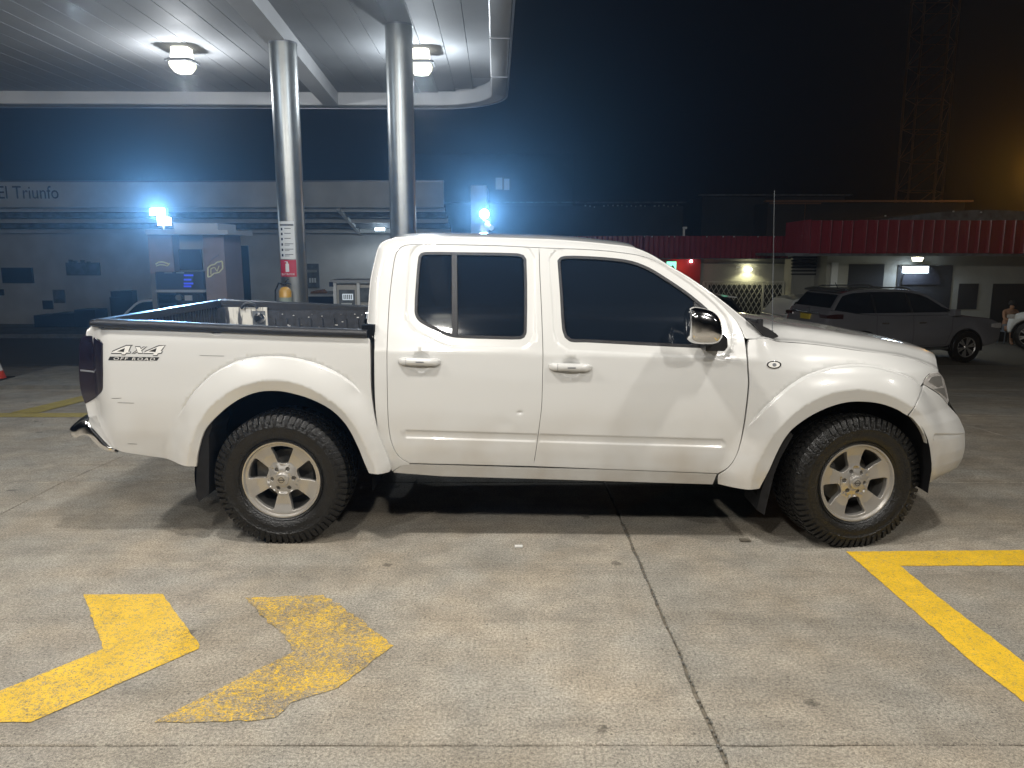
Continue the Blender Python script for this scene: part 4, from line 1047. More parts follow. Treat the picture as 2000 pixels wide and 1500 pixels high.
# ---- outlines
seam_px = [(800, 905), (780, 892.5), (766, 868), (759.5, 835), (757, 787), (756, 740), (755.7, 696), (757, 653), (760.4, 589), (764.7, 547), (770, 510), (775, 493), (784, 482.7), (798, 478.4), (818, 477.5), (903, 478.4), (988.7, 480.8), (1052.7, 484), (1092, 485.5), (1144, 487.5), (1196, 491.5), (1248, 499), (1274, 507), (1300, 520), (1339, 541), (1378, 567), (1404, 590), (1425, 611), (1438, 626), (1448, 644), (1454, 660)]
frontseam_px = [(1457, 680), (1460, 720), (1461.5, 750), (1456.5, 800), (1449, 848), (1437, 888), (1421, 912), (1402, 925)]
bseam_px = [(1053, 484), (1054, 525), (1057, 589), (1059.5, 653), (1060.5, 696), (1059.5, 750), (1058, 792), (1054, 828), (1048, 872), (1042, 911)]
seam = smoothp(onSs(seam_px, Sbase), 3, False, 60); fseam = onSs(frontseam_px, Sbase); bseam = smoothp(onSs(bseam_px, Sbase), 3, False, 60)
ib = min(range(len(seam)), key=lambda i: abs(seam[i][0] - bseam[0][0]) + abs(seam[i][1] - bseam[0][1]))
G = .0028
rear_door = seam[:ib + 1] + bseam[1:]
rear_door = offset_poly(rear_door, -G)
fs_all = smoothp([seam[-1]] + fseam, 3, False, 60)
front_door = bseam[::-1][:-1] + seam[ib:] + fs_all[1:]
front_door = offset_poly(front_door, -G)
wr = offset_poly(smoothp(WIN[0], 3), -.002); wf = offset_poly(smoothp(WIN[1], 3), -.002)
rd, rd2 = panel('rear_door', rear_door, M['white'], truck, holes=[wr], mirror=True, smooth_out=False)
fd, fd2 = panel('front_door', front_door, M['white'], truck, holes=[wf], mirror=True, smooth_out=False)
rd['label'] = 'white rear door with a small dent near its lower front edge'
# window rubber and glass
SW = lambda x, z: S(x, z)
def window(wpoly, door, inset=.017, bar=None):
    outer = offset_poly(wpoly, -.0035); inner = offset_poly(wpoly, -inset)
    for dr, mir in ((door, False),):
        pass
    o, o2 = panel('window_seal', outer, M['plastic'], door[0], holes=[inner], mirror=True, smooth_out=False, dy=-.001, lip=.012, gap_round=.004, feat=False)
    o2.parent = door[1]
    g, g2 = panel('window_glass', offset_poly(wpoly, -inset + .006), M['glass'], door[0], mirror=True, smooth_out=False, dy=.010, lip=0, feat=False, fn=lambda x, z: Sbase(x, z) + .0075)
    g2.parent = door[1]
window(smoothp(WIN[0], 3), (rd, rd2)); window(smoothp(WIN[1], 3), (fd, fd2))
bar = onSs([(882, 494), (892, 494), (893.5, 659), (883, 657.5)], Sbase); o, o2 = panel('window_bar', bar, M['plastic'], rd, mirror=True, smooth_out=False, dy=.0, lip=.012, feat=False); o2.parent = rd2
sail = onSs([(1357, 584), (1404, 628), (1410, 655), (1411, 678), (1352, 678)], Sbase); o, o2 = panel('mirror_sail', sail, M['plastic'], fd, mirror=True, smooth_out=False, dy=.003, lip=.01, feat=False); o2.parent = fd2
# cab frame: pillars and roof rail, rounded over towards the silhouette
sil_px = [(766, 920), (744, 866), (735.5, 815), (732.5, 770), (731.5, 700), (731.5, 664), (724.5, 645), (717.5, 629), (719, 611), (721.5, 570), (724.5, 542), (733.5, 502), (740, 481), (749, 472), (765, 466.6), (787, 463.5), (840, 462.5), (903, 462.8), (1000, 465), (1082, 468), (1137, 472), (1192, 477.5), (1234, 483), (1256, 490.5), (1275, 499.5), (1302, 516), (1344, 541), (1399, 579), (1454, 623), (1496, 659)]
kS = 7
rs_ = [onS(u, v, lambda x, z: Sbase(x, z) + .065) for u, v in sil_px[kS:]]
SIL = smoothp(rs_, 3, False, 50)
def Scab(x, z):
    d = seg_dist(np.asarray(x, float), np.asarray(z, float), SIL)
    return Sbase(x, z) + .065 * np.clip(1 - d / .075, 0, 1) ** 2
lowleft = onSs(sil_px[:kS], Sbase)
frame_out = smoothp(lowleft + [], 3, False, 50) + SIL
seam_o = offset_poly(seam, G, False)
# make sure the offset goes away from the doors
if (seam_o[len(seam) // 2][1] < seam[len(seam) // 2][1]): seam_o = offset_poly(seam, -G, False)
front_tip = onSs([(1459, 661)], Sbase)
cabf = frame_out + front_tip + seam_o[::-1] + onSs([(800, 908), (782, 910)], Sbase)
_F = FEAT; FEAT = []
for off in (.003, .008, .014, .021, .03, .041, .054, .068): FEAT += densify(offset_poly(SIL, off, False), .011, False) + densify(offset_poly(SIL, -off, False), .011, False)
FEAT = np.array(FEAT)
cab, cab2 = panel('cab_frame', cabf, M['white'], truck, fn=Scab, mirror=True, smooth_out=False, grid=.018)
FEAT = _F
rock = onSs([(768, 921.5), (783, 911), (801, 907.5), (860, 909), (1042, 914.5), (1200, 918.5), (1400, 926.5), (1392, 946), (1260, 942), (1100, 937), (860, 930), (768, 924.5)], S)
def Srock(x, z): return Sbase(x, z) + .004
panel('rocker_panel', rock, M['white'], truck, fn=Srock, mirror=True, smooth_out=False, feat=False)
# bed side
bed_px = [(179, 635), (205, 636), (300, 640), (420, 646), (560, 653), (700, 660), (719.5, 661), (722, 664), (722.8, 700), (724, 760), (730, 808), (742, 858), (758, 897), (763, 916), (760, 921.5), (721, 924)] + rear_in[1:] + [(330, 897), (268, 887), (231, 879.5), (202, 852), (175, 822), (167.5, 789), (197, 768), (201.5, 757), (201.5, 671), (195, 663), (168, 655), (169, 648)]
bed = onSs(bed_px)
bs, bs2 = panel('bed_side', smoothp(bed, 3, True, 30), M['white'], truck, mirror=True, smooth_out=False)
# fender and bumper
fen_px = [(1463.5, 664), (1497, 662), (1520, 668.5), (1600, 675), (1664, 684), (1760, 697), (1800, 709), (1830, 722), (1833.5, 727), (1814, 729.5), (1806, 739), (1801, 749), (1799.5, 757), (1787.5, 789), (1771.5, 811)] + front_in[7:] + [(1468, 956), (1420, 949), (1403, 945), (1404, 928), (1424, 914), (1440, 889), (1452, 848), (1459.5, 800), (1464.5, 750), (1463, 720), (1460.5, 682)]
fen = onSs(fen_px)
fn1, fn2 = panel('front_fender', smoothp(fen, 3, True, 30), M['white'], truck, mirror=True, smooth_out=False)
bum_px = [(1805.5, 753), (1817, 760.5), (1835, 772.5), (1851, 791), (1870, 812), (1880, 831), (1885, 844), (1886, 870), (1882, 895), (1874, 911), (1848, 929), (1813, 943)] + front_in[1:6] + [(1776, 812.5), (1790.5, 790), (1803, 758)]
bum = onSs(bum_px)
bm1, bm2 = panel('front_bumper', smoothp(bum, 3, True, 30), M['white'], truck, mirror=True, smooth_out=False, lip=.04, grid=.016)
hl = onSs([(1834, 727.5), (1817, 731), (1809, 739.5), (1804, 750), (1817, 757.5), (1836, 770), (1852, 790), (1854, 781), (1849, 758), (1843, 739)])
h1, h2 = panel('headlight', smoothp(hl, 3, True, 40), M['lens'], truck, mirror=True, smooth_out=False, lip=.03, feat=False, grid=.012)
hin = onSs([(1813, 745), (1819, 736), (1838, 733), (1842, 752), (1832, 757)]); o, o2 = panel('indicator', hin, M['alloy'], h1, mirror=True, smooth_out=False, dy=-.002, lip=.003, feat=False, grid=.01); o2.parent = h2
hin = onSs([(1822, 759), (1845, 757), (1850, 778), (1838, 769)]); o, o2 = panel('lamp_bowl', hin, M['alloy'], h1, mirror=True, smooth_out=False, dy=-.002, lip=.003, feat=False, grid=.01); o2.parent = h2
# tail lamp
tl = onSs([(168, 657), (193, 665), (199, 672), (199, 757), (195, 766), (167, 787), (160, 765), (156.5, 740), (156, 690), (159, 664)])
def Stl(x, z): return S(x, z) - .004
t1, t2_ = panel('tail_lamp', smoothp(tl, 3, True, 45), M['glass2'], truck, mirror=True, smooth_out=False, fn=Stl, lip=.05, gap_round=.012, feat=False, grid=.014)
tr_ = onSs([(158, 722), (184, 726), (184, 728), (158, 724.5)]); o, o2 = panel('lamp_divider', tr_, M['lip'], t1, mirror=True, smooth_out=False, fn=Stl, dy=-.003, lip=.004, feat=False, grid=.01); o2.parent = t2_
# dark inner shell so that no gap looks through
shell_px = [(735, 660), (757, 653), (770, 520), (790, 490), (903, 488), (1053, 492), (1190, 500), (1270, 518), (1340, 556), (1400, 605), (1435, 650), (1500, 680), (1700, 705), (1790, 730), (1770, 760), (1660, 740), (1560, 770), (1480, 850), (1440, 935), (1100, 925), (780, 915), (725, 900), (690, 800), (600, 740), (500, 740), (400, 790), (340, 880), (240, 870), (190, 820), (190, 660), (500, 665), (725, 672)]
sh = onSs(shell_px, Sbase)
panel('inner_shell', sh, M['under'], truck, fn=lambda x, z: Sbase(x, z) + .045, mirror=True, smooth_out=False, lip=0, feat=False, grid=.08)
# ---- roof, windscreen, back of cab: bands across from silhouette to silhouette
dS = Scab(np.array([p[0] for p in SIL]), np.array([p[1] for p in SIL]))
i_top0 = min(range(len(SIL)), key=lambda i: math.hypot(SIL[i][0] - T(765, 467, .3)[0], SIL[i][1] - T(765, 467, .3)[1]))
i_top1 = min(range(len(SIL)), key=lambda i: abs(SIL[i][0] - T(1245, 486, .3)[0]))
def band(name, i0, i1, m, crown, out=(0, 1), n=14, parent=truck):
    rs = []
    for i in range(i0, i1 + 1):
        x, z = SIL[i]; d = float(dS[i]); r_ = []
        for k in range(n + 1):
            t = k / n; y = d + (W - 2 * d) * t; h = crown * (1 - (2 * t - 1) ** 2) ** .8; r_.append((x + out[0] * h, y, z + out[1] * h))
        rs.append(r_)
    b = MB(); b.rings(rs, False, False); o = b.build(name, m, parent, smooth=True, world=False, ang=180); return o
band('roof', i_top0, i_top1, M['white'], .035)
band('windscreen', i_top1, len(SIL) - 1, M['glass'], .03, (.7, .7))
band('cab_back', 0, i_top0, M['white'], .02, (-1, 0))
bk_ = MB(); x_ = -.795
bk_.box(x_ - .035, x_ - .028, .45, W - .45, 1.22, 1.52); bk_.build('rear_window', M['glass'], truck, world=False)
# ---- hood
def curve(pts, dy):
    P = [T(u, v, dy) for u, v in pts]; return np.array([p[0] for p in P]), np.array([p[1] for p in P])
crest = onSs([(1463, 662), (1497, 660.5), (1520, 667), (1600, 673.5), (1664, 682.5), (1760, 695.5), (1800, 707.5), (1829, 720.5), (1834, 726)])
cx_, cz_ = np.array([p[0] for p in crest]), np.array([p[1] for p in crest])
sxx, szz = curve([(1462, 626), (1520, 630.5), (1544, 634), (1604, 641), (1676, 653), (1724, 665), (1760, 676), (1800, 694), (1822, 706), (1836, 722)], .62)
xh0, xh1 = cx_[0] + .02, float(cx_[-1]) - .002
rs = []
NX = 46
for k in range(NX + 1):
    t = k / NX; x = xh0 + (xh1 - xh0) * t; zc_ = float(np.interp(x, cx_, cz_)); zs = float(np.interp(x, sxx, szz)); d0 = float(S(np.array([x]), np.array([zc_]))[0])
    zs = max(zs, zc_ + .004); r_ = []
    fwd = .15 * sstep(.55, 1, t)
    for (f, g_) in ((0, 0), (.02, .10), (.045, .10), (.10, .24), (.17, .62), (.26, .90), (.40, .98), (.6, 1.02), (.8, 1.04), (1, 1.05)):
        y = d0 + (W / 2 - d0) * f; zz_ = zc_ + (zs - zc_) * g_ + .004 * math.sin(math.pi * min(1, f * 2))
        if f > .05: zz_ -= .06 * float(sstep(.93, 1.0, t)) * 0
        r_.append((x + fwd * (1 - (1 - f) ** 2) * .85, y, zz_))
    r_ += [(a, W - b, c) for a, b, c in r_[-2::-1]]
    rs.append(r_)
b = MB(); b.rings(rs, False, False); b.build('hood', M['white'], truck, smooth=True, world=False, ang=180)
# front face between the near and far corners
rs = []
xs_f = float(np.interp(.9, sfz, sfx))
for (zz_, bulge) in ((.345, .02), (.365, .035), (.385, .05), (.41, .07), (.44, .09), (.50, .12), (.60, .13), (.70, .135), (.80, .13), (.92, .125), (1.0, .125), (float(cz_[-1]) + .004, .125)):
    xe = float(np.interp(zz_, sfz, sfx)) - (.004 if zz_ < .81 or zz_ > 1.005 else .03); d0 = float(S(np.array([xe]), np.array([zz_]))[0]) + .01; r_ = []
    for k in range(17):
        t = k / 16; y = d0 + (W - 2 * d0) * t; r_.append((xe + bulge * (1 - (2 * t - 1) ** 2), y, zz_))
    rs.append(r_)
b = MB(); b.rings(rs[:9], False, False); b.build('bumper_face', M['white'], truck, smooth=True, world=False, ang=180)
b = MB(); b.rings(rs[8:], False, False); b.build('grille', M['plastic'], truck, smooth=True, world=False, ang=180)
# cowl and wipers
pc = [T(1462, 625, .25), T(1520, 662, .10)]
b = MB()
q = [(1464, 627), (1480, 633), (1500, 643), (1516, 653), (1521, 659), (1512, 662), (1497, 661)]
cw = [T(u, v, .12) for u, v in q]
b.rings([[(x, .12 + .0, z + .004) for x, z in cw], [(x, .22, z + .008) for x, z in cw]]); b.build('cowl_end', M['plastic'], truck, world=False)
xa_, za_ = SIL[-1]
b = MB(); b.box(xa_ - .16, xa_ + .03, .22, W - .22, za_ - .03, za_ + .012); b.build('cowl_panel', M['plastic'], truck, world=False)
b = MB(); w0 = T(1478, 634, .25); w1 = T(1497, 643, .25)
b.tube([(w0[0] - .02, .25, w0[1] - .005), (w0[0] + .02, .3, w0[1] + .012), (w1[0], .7, w1[1] + .02)], .010, 6); b.cyl((w0[0] + .02, .26, w0[1] - .02), (w0[0] + .02, .26, w0[1] + .03), .018, n=10)
b.build('wiper', M['plastic'], truck, smooth=True, world=False)
# aerial
a0_, a1_ = T(1508, 656, .13), T(1512.5, 372, .13)
b = MB(); b.tube([(a0_[0], .13, a0_[1]), (a0_[0] * .5 + a1_[0] * .5, .13, (a0_[1] + a1_[1]) / 2), (a1_[0], .13, a1_[1])], [.002, .0015, .001], 6); b.cyl((a0_[0], .13, a0_[1] - .01), (a0_[0], .13, a0_[1] + .03), .009, .005, 10); b.build('aerial', M['greyboard'], truck, smooth=True, world=False)
# side marker
def ellipse_panel(name, u, v, ru, rv, m, parent, dy, lip=.008):
    P = [onS(u + ru * math.cos(t), v + rv * math.sin(t)) for t in np.linspace(0, 2 * math.pi, 25)[:-1]]
    return panel(name, P[::-1], m, parent, smooth_out=False, dy=dy, lip=lip, feat=False, grid=.01, gap_round=.003)
sm = ellipse_panel('side_marker', 1511.5, 712.3, 14, 7.3, M['chrome'], truck, -.004)
ellipse_panel('marker_lens', 1511.5, 712.3, 11, 5.2, M['decal_light'], sm, -.006); ellipse_panel('marker_bulb', 1512, 712.3, 3.6, 3.2, M['lip'], sm, -.007)
# door handles
def handle(door, u0, v0, u1, v1, far):
    A_, B_ = onS(u0, v0, Sbase), onS(u1, v1, Sbase); y = .03
    for (par, mir) in ((door, False), (far, True)):
        rs = []; n = 12
        for k in range(n + 1):
            t = k / n; x = A_[0] + (B_[0] - A_[0]) * t; z = A_[1] + (B_[1] - A_[1]) * t; h = .0195 * min(1, .55 + 6 * min(t, 1 - t)); o_ = .034 * min(1, .30 + 5 * min(t, 1 - t))
            base = float(Sbase(np.array([x]), np.array([z]))[0])
            lift = .0 if (t < .2 or t > .8) else .0
            r_ = []
            for (yy, zz_) in ((.004, -h), (-o_ * .7, -h), (-o_, -h * .6), (-o_, h * .6), (-o_ * .7, h), (.004, h)):
                Y_ = base + yy; r_.append((x, W - Y_ if mir else Y_, z + zz_))
            rs.append(r_)
        b = MB(); b.rings(rs); o = b.build('door_handle', M['white'], par, smooth=True, world=False, ang=60)
        if not mir:
            xk = A_[0] + (B_[0] - A_[0]) * .22; zk = A_[1] + (B_[1] - A_[1]) * .22
            # thin parting line between the lock cap and the grip, and the small name strip
    return A_, B_
A_, B_ = handle(rd, 778, 704.5, 860, 707, rd2)
A2_, B2_ = handle(fd, 1072, 715.5, 1155, 718, fd2)
for door, A0, B0 in ((rd, A_, B_), (fd, A2_, B2_)):
    f = lambda t: (A0[0] + (B0[0] - A0[0]) * t, A0[1] + (B0[1] - A0[1]) * t)
    base = float(Sbase(np.array([f(.2)[0]]), np.array([f(.2)[1]]))[0]) - .0345
    x, z = f(.2); b = MB(); b.box(x - .001, x + .001, base, base + .01, z - .0185, z + .0185); b.build('handle_gap', M['lip'], door, world=False)
    x, z = f(.53); b = MB(); b.box(x - .022, x + .022, base - .0008, base + .004, z - .0035, z + .0035); b.build('handle_badge', M['lip'], door, world=False)
# wing mirror
ms = [T(u, v, -.13) for u, v in [(1342, 612), (1346, 604), (1356, 600.5), (1372, 602), (1392, 608.5), (1403, 620), (1408, 640), (1409, 658), (1402, 668), (1388, 672), (1362, 671.5), (1349, 668), (1342, 662), (1340.5, 640)]]
ms = smoothp(ms, 3); cxm = sum(p[0] for p in ms) / len(ms); czm = sum(p[1] for p in ms) / len(ms)
def mirror_set(par, mir):
    f = lambda x, y, z: (x, W - y if mir else y, z)
    rs = []
    for (s_, yy) in ((.30, -.215), (.60, -.211), (.80, -.200), (.93, -.178), (1.0, -.135), (1.0, -.07), (.94, -.03), (.8, -.02)):
        rs.append([f(cxm + (x - cxm) * s_, yy, czm + (z - czm) * s_) for x, z in ms])
    b = MB(); b.rings(rs); o = b.build('wing_mirror', M['chrome'], par, smooth=True, world=False, ang=60)
    mt = [T(u, v, .02) for u, v in [(1372, 672), (1395, 668), (1406, 650), (1413, 656), (1414, 674), (1408, 682), (1372, 682)]]
    b = MB(); b.rings([[f(x, -.06, z) for x, z in mt], [f(x, .10, z) for x, z in mt]]); b.build('mirror_arm', M['plastic'], par, world=False)
mirror_set(fd, False); mirror_set(fd2, True)
# ---- bed: rail caps, inner walls, floor, tailgate
def railcap(mir):
    P = []
    for (u, v) in [(181, 631), (190, 630), (240, 632.5), (300, 634.5), (380, 638.5), (480, 643), (560, 646.5), (640, 649), (718, 651.5)]:
        x, z = T(u, v, .045); P.append((x, z))
    rs = []
    for i, (x, z) in enumerate(P):
        k = .55 if i == 0 else 1
        cs = [(.035, -.022), (.026, -.016), (.022, .0), (.028, .014), (.045, .021), (.075, .022), (.105, .014), (.108, -.05), (.10, -.05), (.09, .0)]
        r_ = [(x, (W - a) if mir else a, z + b_ * k) for a, b_ in cs]; rs.append(r_)
    b = MB(); b.rings(rs); return b.build('rail_cap', M['plastic'], truck, smooth=True, world=False, ang=50)
railcap(False); railcap(True)
xg = XGAP - .01; xt = XTAIL + .05
zrail = T(450, 645, .05)[1] - .02
for mir in (False, True):
    y0, y1 = (.105, .125) if not mir else (W - .125, W - .105)
    b = MB(); b.box(xt, xg, y0, y1, .93, zrail); b.build('bed_inner_wall', M['liner'], truck, world=False)
    yb = y1 if not mir else y0; s_ = 1 if not mir else -1
    for k in range(16):     # pressed ribs of the liner
        x = xt + .08 + k * (xg - xt - .16) / 15; b = MB(); b.box(x - .012, x + .012, yb, yb + s_ * .012, .94, zrail - .06); b.build('liner_rib', M['liner'], truck, world=False)
b = MB(); b.box(xt, xg, .10, W - .10, .90, .925); b.build('bed_floor', M['liner'], truck, world=False)
b = MB(); b.box(xg - .03, xg, .10, W - .10, .72, zrail + .005); b.build('bed_headboard', M['liner'], truck, world=False)
# near end of the headboard: bed corner bracket
b = MB(); c0 = T(718, 640, .06); b.box(c0[0] - .03, c0[0] + .035, .05, .12, c0[1] - .07, c0[1] + .015); b.build('corner_bracket', M['under'], truck, world=False)
b = MB(); c0 = T(716, 612, .3); b.tube([(c0[0] - .02, .3, c0[1] - .10), (c0[0], .3, c0[1]), (c0[0] + .012, .3, c0[1] + .01)], .008, 6); b.build('tie_hook', M['chrome'], truck, world=False)
zt0 = T(190, 629, .1)[1]
b = MB(); b.box(XTAIL + .015, XTAIL + .055, .09, W - .09, .62, zt0 - .01); b.build('tailgate', M['white'], truck, world=False)
tg = MB(); tg.rings([[(XTAIL + .008, y, zt0 - .02), (XTAIL + .008, y, zt0 + .005), (XTAIL + .02, y, zt0 + .015), (XTAIL + .075, y, zt0 + .015), (XTAIL + .085, y, zt0 - .01), (XTAIL + .085, y, zt0 - .03)] for y in np.linspace(.08, W - .08, 9)]); tg.build('tailgate_cap', M['plastic'], truck, smooth=True, world=False, ang=50)
tgi = MB(); tgi.box(XTAIL + .056, XTAIL + .064, .12, W - .12, .74, zt0 - .02); tgi.build('tailgate_liner', M['liner'], truck, world=False)
for k in range(34):
    y = .16 + k * (W - .32) / 33; b = MB(); b.box(XTAIL + .064, XTAIL + .072, y - .010, y + .010, .78, zt0 - .03); b.build('tailgate_rib', M['liner'], truck, world=False)
# worn white patch, latch and specks on the far inner wall
m_, n_, l_, bs_ = newmat('worn_white_liner'); tc = n_.new('ShaderNodeTexCoord'); mp = n_.new('ShaderNodeMapping'); mp.inputs['Scale'].default_value = (26, 1, 3)
l_.new(tc.outputs['Object'], mp.inputs[0]); nz = n_.new('ShaderNodeTexNoise'); nz.inputs['Scale'].default_value = 1.5; nz.inputs['Detail'].default_value = 6; l_.new(mp.outputs[0], nz.inputs[0])
rp = n_.new('ShaderNodeValToRGB'); rp.color_ramp.elements[0].position = .42; rp.color_ramp.elements[0].color = (.06, .06, .065, 1); rp.color_ramp.elements[1].position = .50; rp.color_ramp.elements[1].color = (.66, .64, .58, 1)
l_.new(nz.outputs[0], rp.inputs[0]); l_.new(rp.outputs[0], bs_.inputs['Base Color']); M['wornwhite'] = m_
fy = W - .128
def fp(u, v): return T(u, v, fy)
def fbox(name, u0, u1, v0, v1, m, d=.012, y=fy, parent=truck):
    a, c = T(u0, v1, y), T(u1, v0, y); b = MB(); b.box(a[0], c[0], y - d, y, a[1], c[1]); return b.build(name, m, parent, world=False)
pt = fbox('worn_patch', 441, 522, 600, 640, M['wornwhite'], .014); pt['label'] = 'scraped white patch on the far inner wall of the bed'
fbox('liner_flap', 423, 441, 601, 640, M['liner'], .02)
fbox('worn_strip', 411, 414, 600, 640, M['decal_light'], .02)
c0 = T(507, 621, fy - .03); b = MB(); b.lathe([(.0, -.03), (.022, -.03), (.026, -.015), (.040, -.012), (.042, .01), (.03, .02)], (c0[0], fy - .03, c0[1]), 'y', 20); b.build('tie_down_ring', M['chrome'], truck, smooth=True, world=False)
fbox('tie_down_plate', 496, 519, 607, 637, M['greyboard'], .02)
for k in range(26):
    u = random.uniform(535, 715); v = random.uniform(612, 638); s_ = random.uniform(.5, 1.8)
    if k < 8: v = random.choice([613, 634]); 
    fbox('paint_chip', u, u + s_ * 2.2, v, v + s_, M['decal_light'] if k % 3 else M['alloy_in'], .004, fy + .0)
b = MB(); p0_, p1_, p2_ = T(470, 603, fy - .05), T(486, 592, fy - .05), T(502, 603, fy - .05)
b.tube([(p0_[0], fy - .04, p0_[1]), (p0_[0] * .6 + p1_[0] * .4, fy - .04, p1_[1] - .01), (p1_[0], fy - .04, p1_[1]), (p2_[0] * .7 + p1_[0] * .3, fy - .04, p1_[1] - .01), (p2_[0], fy - .04, p2_[1])], .012, 6); b.build('liner_loop', M['plastic'], truck, smooth=True, world=False)
b = MB(); gp0 = onSs([(724, 664), (731, 664), (734, 760), (737, 812), (746, 862), (765, 914), (757, 902), (743, 862), (731, 812), (725, 762)], Sbase)
panel('bed_gap_seal', smoothp(gp0, 2), M['rubber'], truck, fn=lambda x, z: Sbase(x, z) + .03, smooth_out=False, lip=.02, feat=False)
# ---- rear step bumper
bp_ = [T(u, v, .06) for u, v in [(176, 816), (160, 818), (146, 826), (136.5, 835), (137, 845), (141, 852), (150, 848), (162, 844), (175, 845), (188, 855), (203, 872), (217, 884), (228, 883.5), (229, 878), (214, 862), (198, 844), (184, 828)]]
bp_ = smoothp(bp_, 3); cb = (sum(p[0] for p in bp_) / len(bp_), sum(p[1] for p in bp_) / len(bp_))
rs = []
for (s_, yy) in ((.55, .022), (.75, .026), (.90, .038), (1.0, .065), (1.0, .12)):
    rs.append([(cb[0] + (x - cb[0]) * s_, yy, cb[1] + (z - cb[1]) * s_) for x, z in bp_])
for yy in (.16, .25, W / 2, W - .25, W - .16):
    sh_ = -.05 * (1 if yy > .2 and yy < W - .2 else .6); rs.append([(x + sh_ if x < cb[0] + .05 else cb[0] + .05, yy, z) for x, z in bp_])
for (s_, yy) in ((1.0, W - .12), (1.0, W - .05), (.9, W - .035)): rs.append([(cb[0] + (x - cb[0]) * s_, yy, cb[1] + (z - cb[1]) * s_) for x, z in bp_])
b = MB(); b.rings(rs); b.build('rear_bumper', M['chrome'], truck, smooth=True, world=False, ang=55)
b = MB(); c0 = T(150, 827, .06); b.box(c0[0] + .03, XTAIL + .05, .14, W - .14, c0[1] - .004, c0[1] + .006); b.build('bumper_step', M['plastic'], truck, world=False)
# ---- underbody
b = MB(); b.box(HUB_R[0] - .7, HUB_F[0] + .5, .48, .56, .44, .56); b.build('chassis_rail', M['under'], truck, world=False)
b = MB(); b.box(HUB_R[0] - .7, HUB_F[0] + .5, W - .56, W - .48, .44, .56); b.build('chassis_rail', M['under'], truck, world=False)
b = MB(); b.box(XGAP - .05, XFD + .1, .10, W - .10, .46, .52); b.build('floor_pan', M['under'], truck, world=False)
b = MB(); b.box(XTAIL + .12, HUB_R[0] - .45, .14, W - .14, .60, .70); b.box(HUB_R[0] + .45, XGAP, .14, W - .14, .55, .66); b.build('bed_underside', M['under'], truck, world=False)
b = MB(); b.box(HUB_F[0] + .40, HUB_F[0] + .62, .22, W - .22, .38, .62); b.box(HUB_F[0] - .45, HUB_F[0] + .5, .5, W - .5, .42, .9); b.build('engine_undertray', M['under'], truck, world=False)
b = MB(); b.cyl((HUB_R[0], .2, HUB_R[1]), (HUB_R[0], W - .2, HUB_R[1]), .05, n=12); b.lathe([(0, -.14), (.12, -.08), (.14, 0), (.12, .08), (0, .14)], (HUB_R[0], W / 2, HUB_R[1]), 'y', 14); b.build('rear_axle', M['under'], truck, smooth=True, world=False)
b = MB(); b.cyl((HUB_F[0], .2, HUB_F[1]), (HUB_F[0], W - .2, HUB_F[1]), .04, n=12); b.build('front_axle', M['under'], truck, world=False)
b = MB(); b.cyl((XGAP + .1, .62, .40), (XGAP + .9, .62, .40), .10, n=16); b.build('silencer', M['under'], truck, smooth=True, world=False)
b = MB(); b.cyl((HUB_R[0] + .1, W / 2, .40), (HUB_F[0] - .9, W / 2, .50), .035, n=10); b.build('prop_shaft', M['under'], truck, world=False)
# wheel housings
for hub, di, dm, do, _ in ARCH:
    for mir in (False, True):
        th = np.linspace(R(-7), R(187), 34); rr = np.interp(th, *di) + .012
        f = lambda y: (W - y if mir else y)
        rs = [[(hub[0] + r_ * math.cos(t), f(y), hub[1] + r_ * math.sin(t)) for t, r_ in zip(th, rr)] for y in (.012, .30, .46)]
        b = MB(); b.rings(rs, False, False); o = len(b.v); 
        b.v += [(hub[0] + (r_ - .0) * math.cos(t), f(.46), hub[1] + (r_ - .0) * math.sin(t)) for t, r_ in zip(th, rr)]; b.f.append(tuple(range(o, o + len(th))))
        b.build('wheel_housing', M['under'], truck, smooth=True, world=False, ang=40)
# mud flaps
def flap(pix, dy0, dy1, twist=0):
    P = [T(u, v, dy0) for u, v in pix]
    for mir in (False, True):
        f = lambda y: (W - y if mir else y)
        b = MB(); b.rings([[(x, f(dy0), z) for x, z in P], [(x + twist, f(dy1), z) for x, z in P]]); b.build('mud_flap', M['rubber'], truck, world=False)
flap([(384, 893), (393, 851), (403, 828), (412, 820), (414, 834), (408, 850), (408, 900), (408, 966), (389, 980), (383, 968)], .015, .27)
flap([(1541, 841), (1527, 862), (1510, 896), (1498, 924), (1487, 958), (1478, 996), (1493, 1006), (1500, 975), (1512, 926), (1524, 895), (1540, 866), (1549, 850)], .02, .28)
# ---- decal
def dec(crop): return [(180 + u / 11.11, 650 + v / 11.11) for u, v in crop]
def decal_poly(name, px, m, dy, hole=None, parent=bs):
    P = densify(onSs(px), .02); Hh = [densify(onSs(hole), .02)] if hole else []
    return panel(name, P, m, parent, holes=Hh, smooth_out=False, dy=dy, lip=0, feat=False, grid=.03)
four1 = [(410, 455), (440, 390), (530, 350), (740, 262), (890, 262), (850, 300), (805, 405), (850, 405), (835, 450), (750, 452), (720, 487), (630, 487), (645, 455)]
in1 = [(555, 407), (715, 340), (685, 407)]
xx = [(930, 290), (1045, 290), (1062, 335), (1110, 298), (1200, 298), (1085, 390), (1110, 455), (1000, 455), (983, 420), (930, 455), (850, 455), (965, 372)]
four2 = [(1112, 458), (1150, 392), (1450, 267), (1600, 267), (1510, 395), (1540, 405), (1505, 455), (1440, 462), (1415, 503), (1320, 503), (1330, 460)]
in2 = [(1235, 407), (1405, 340), (1372, 407)]
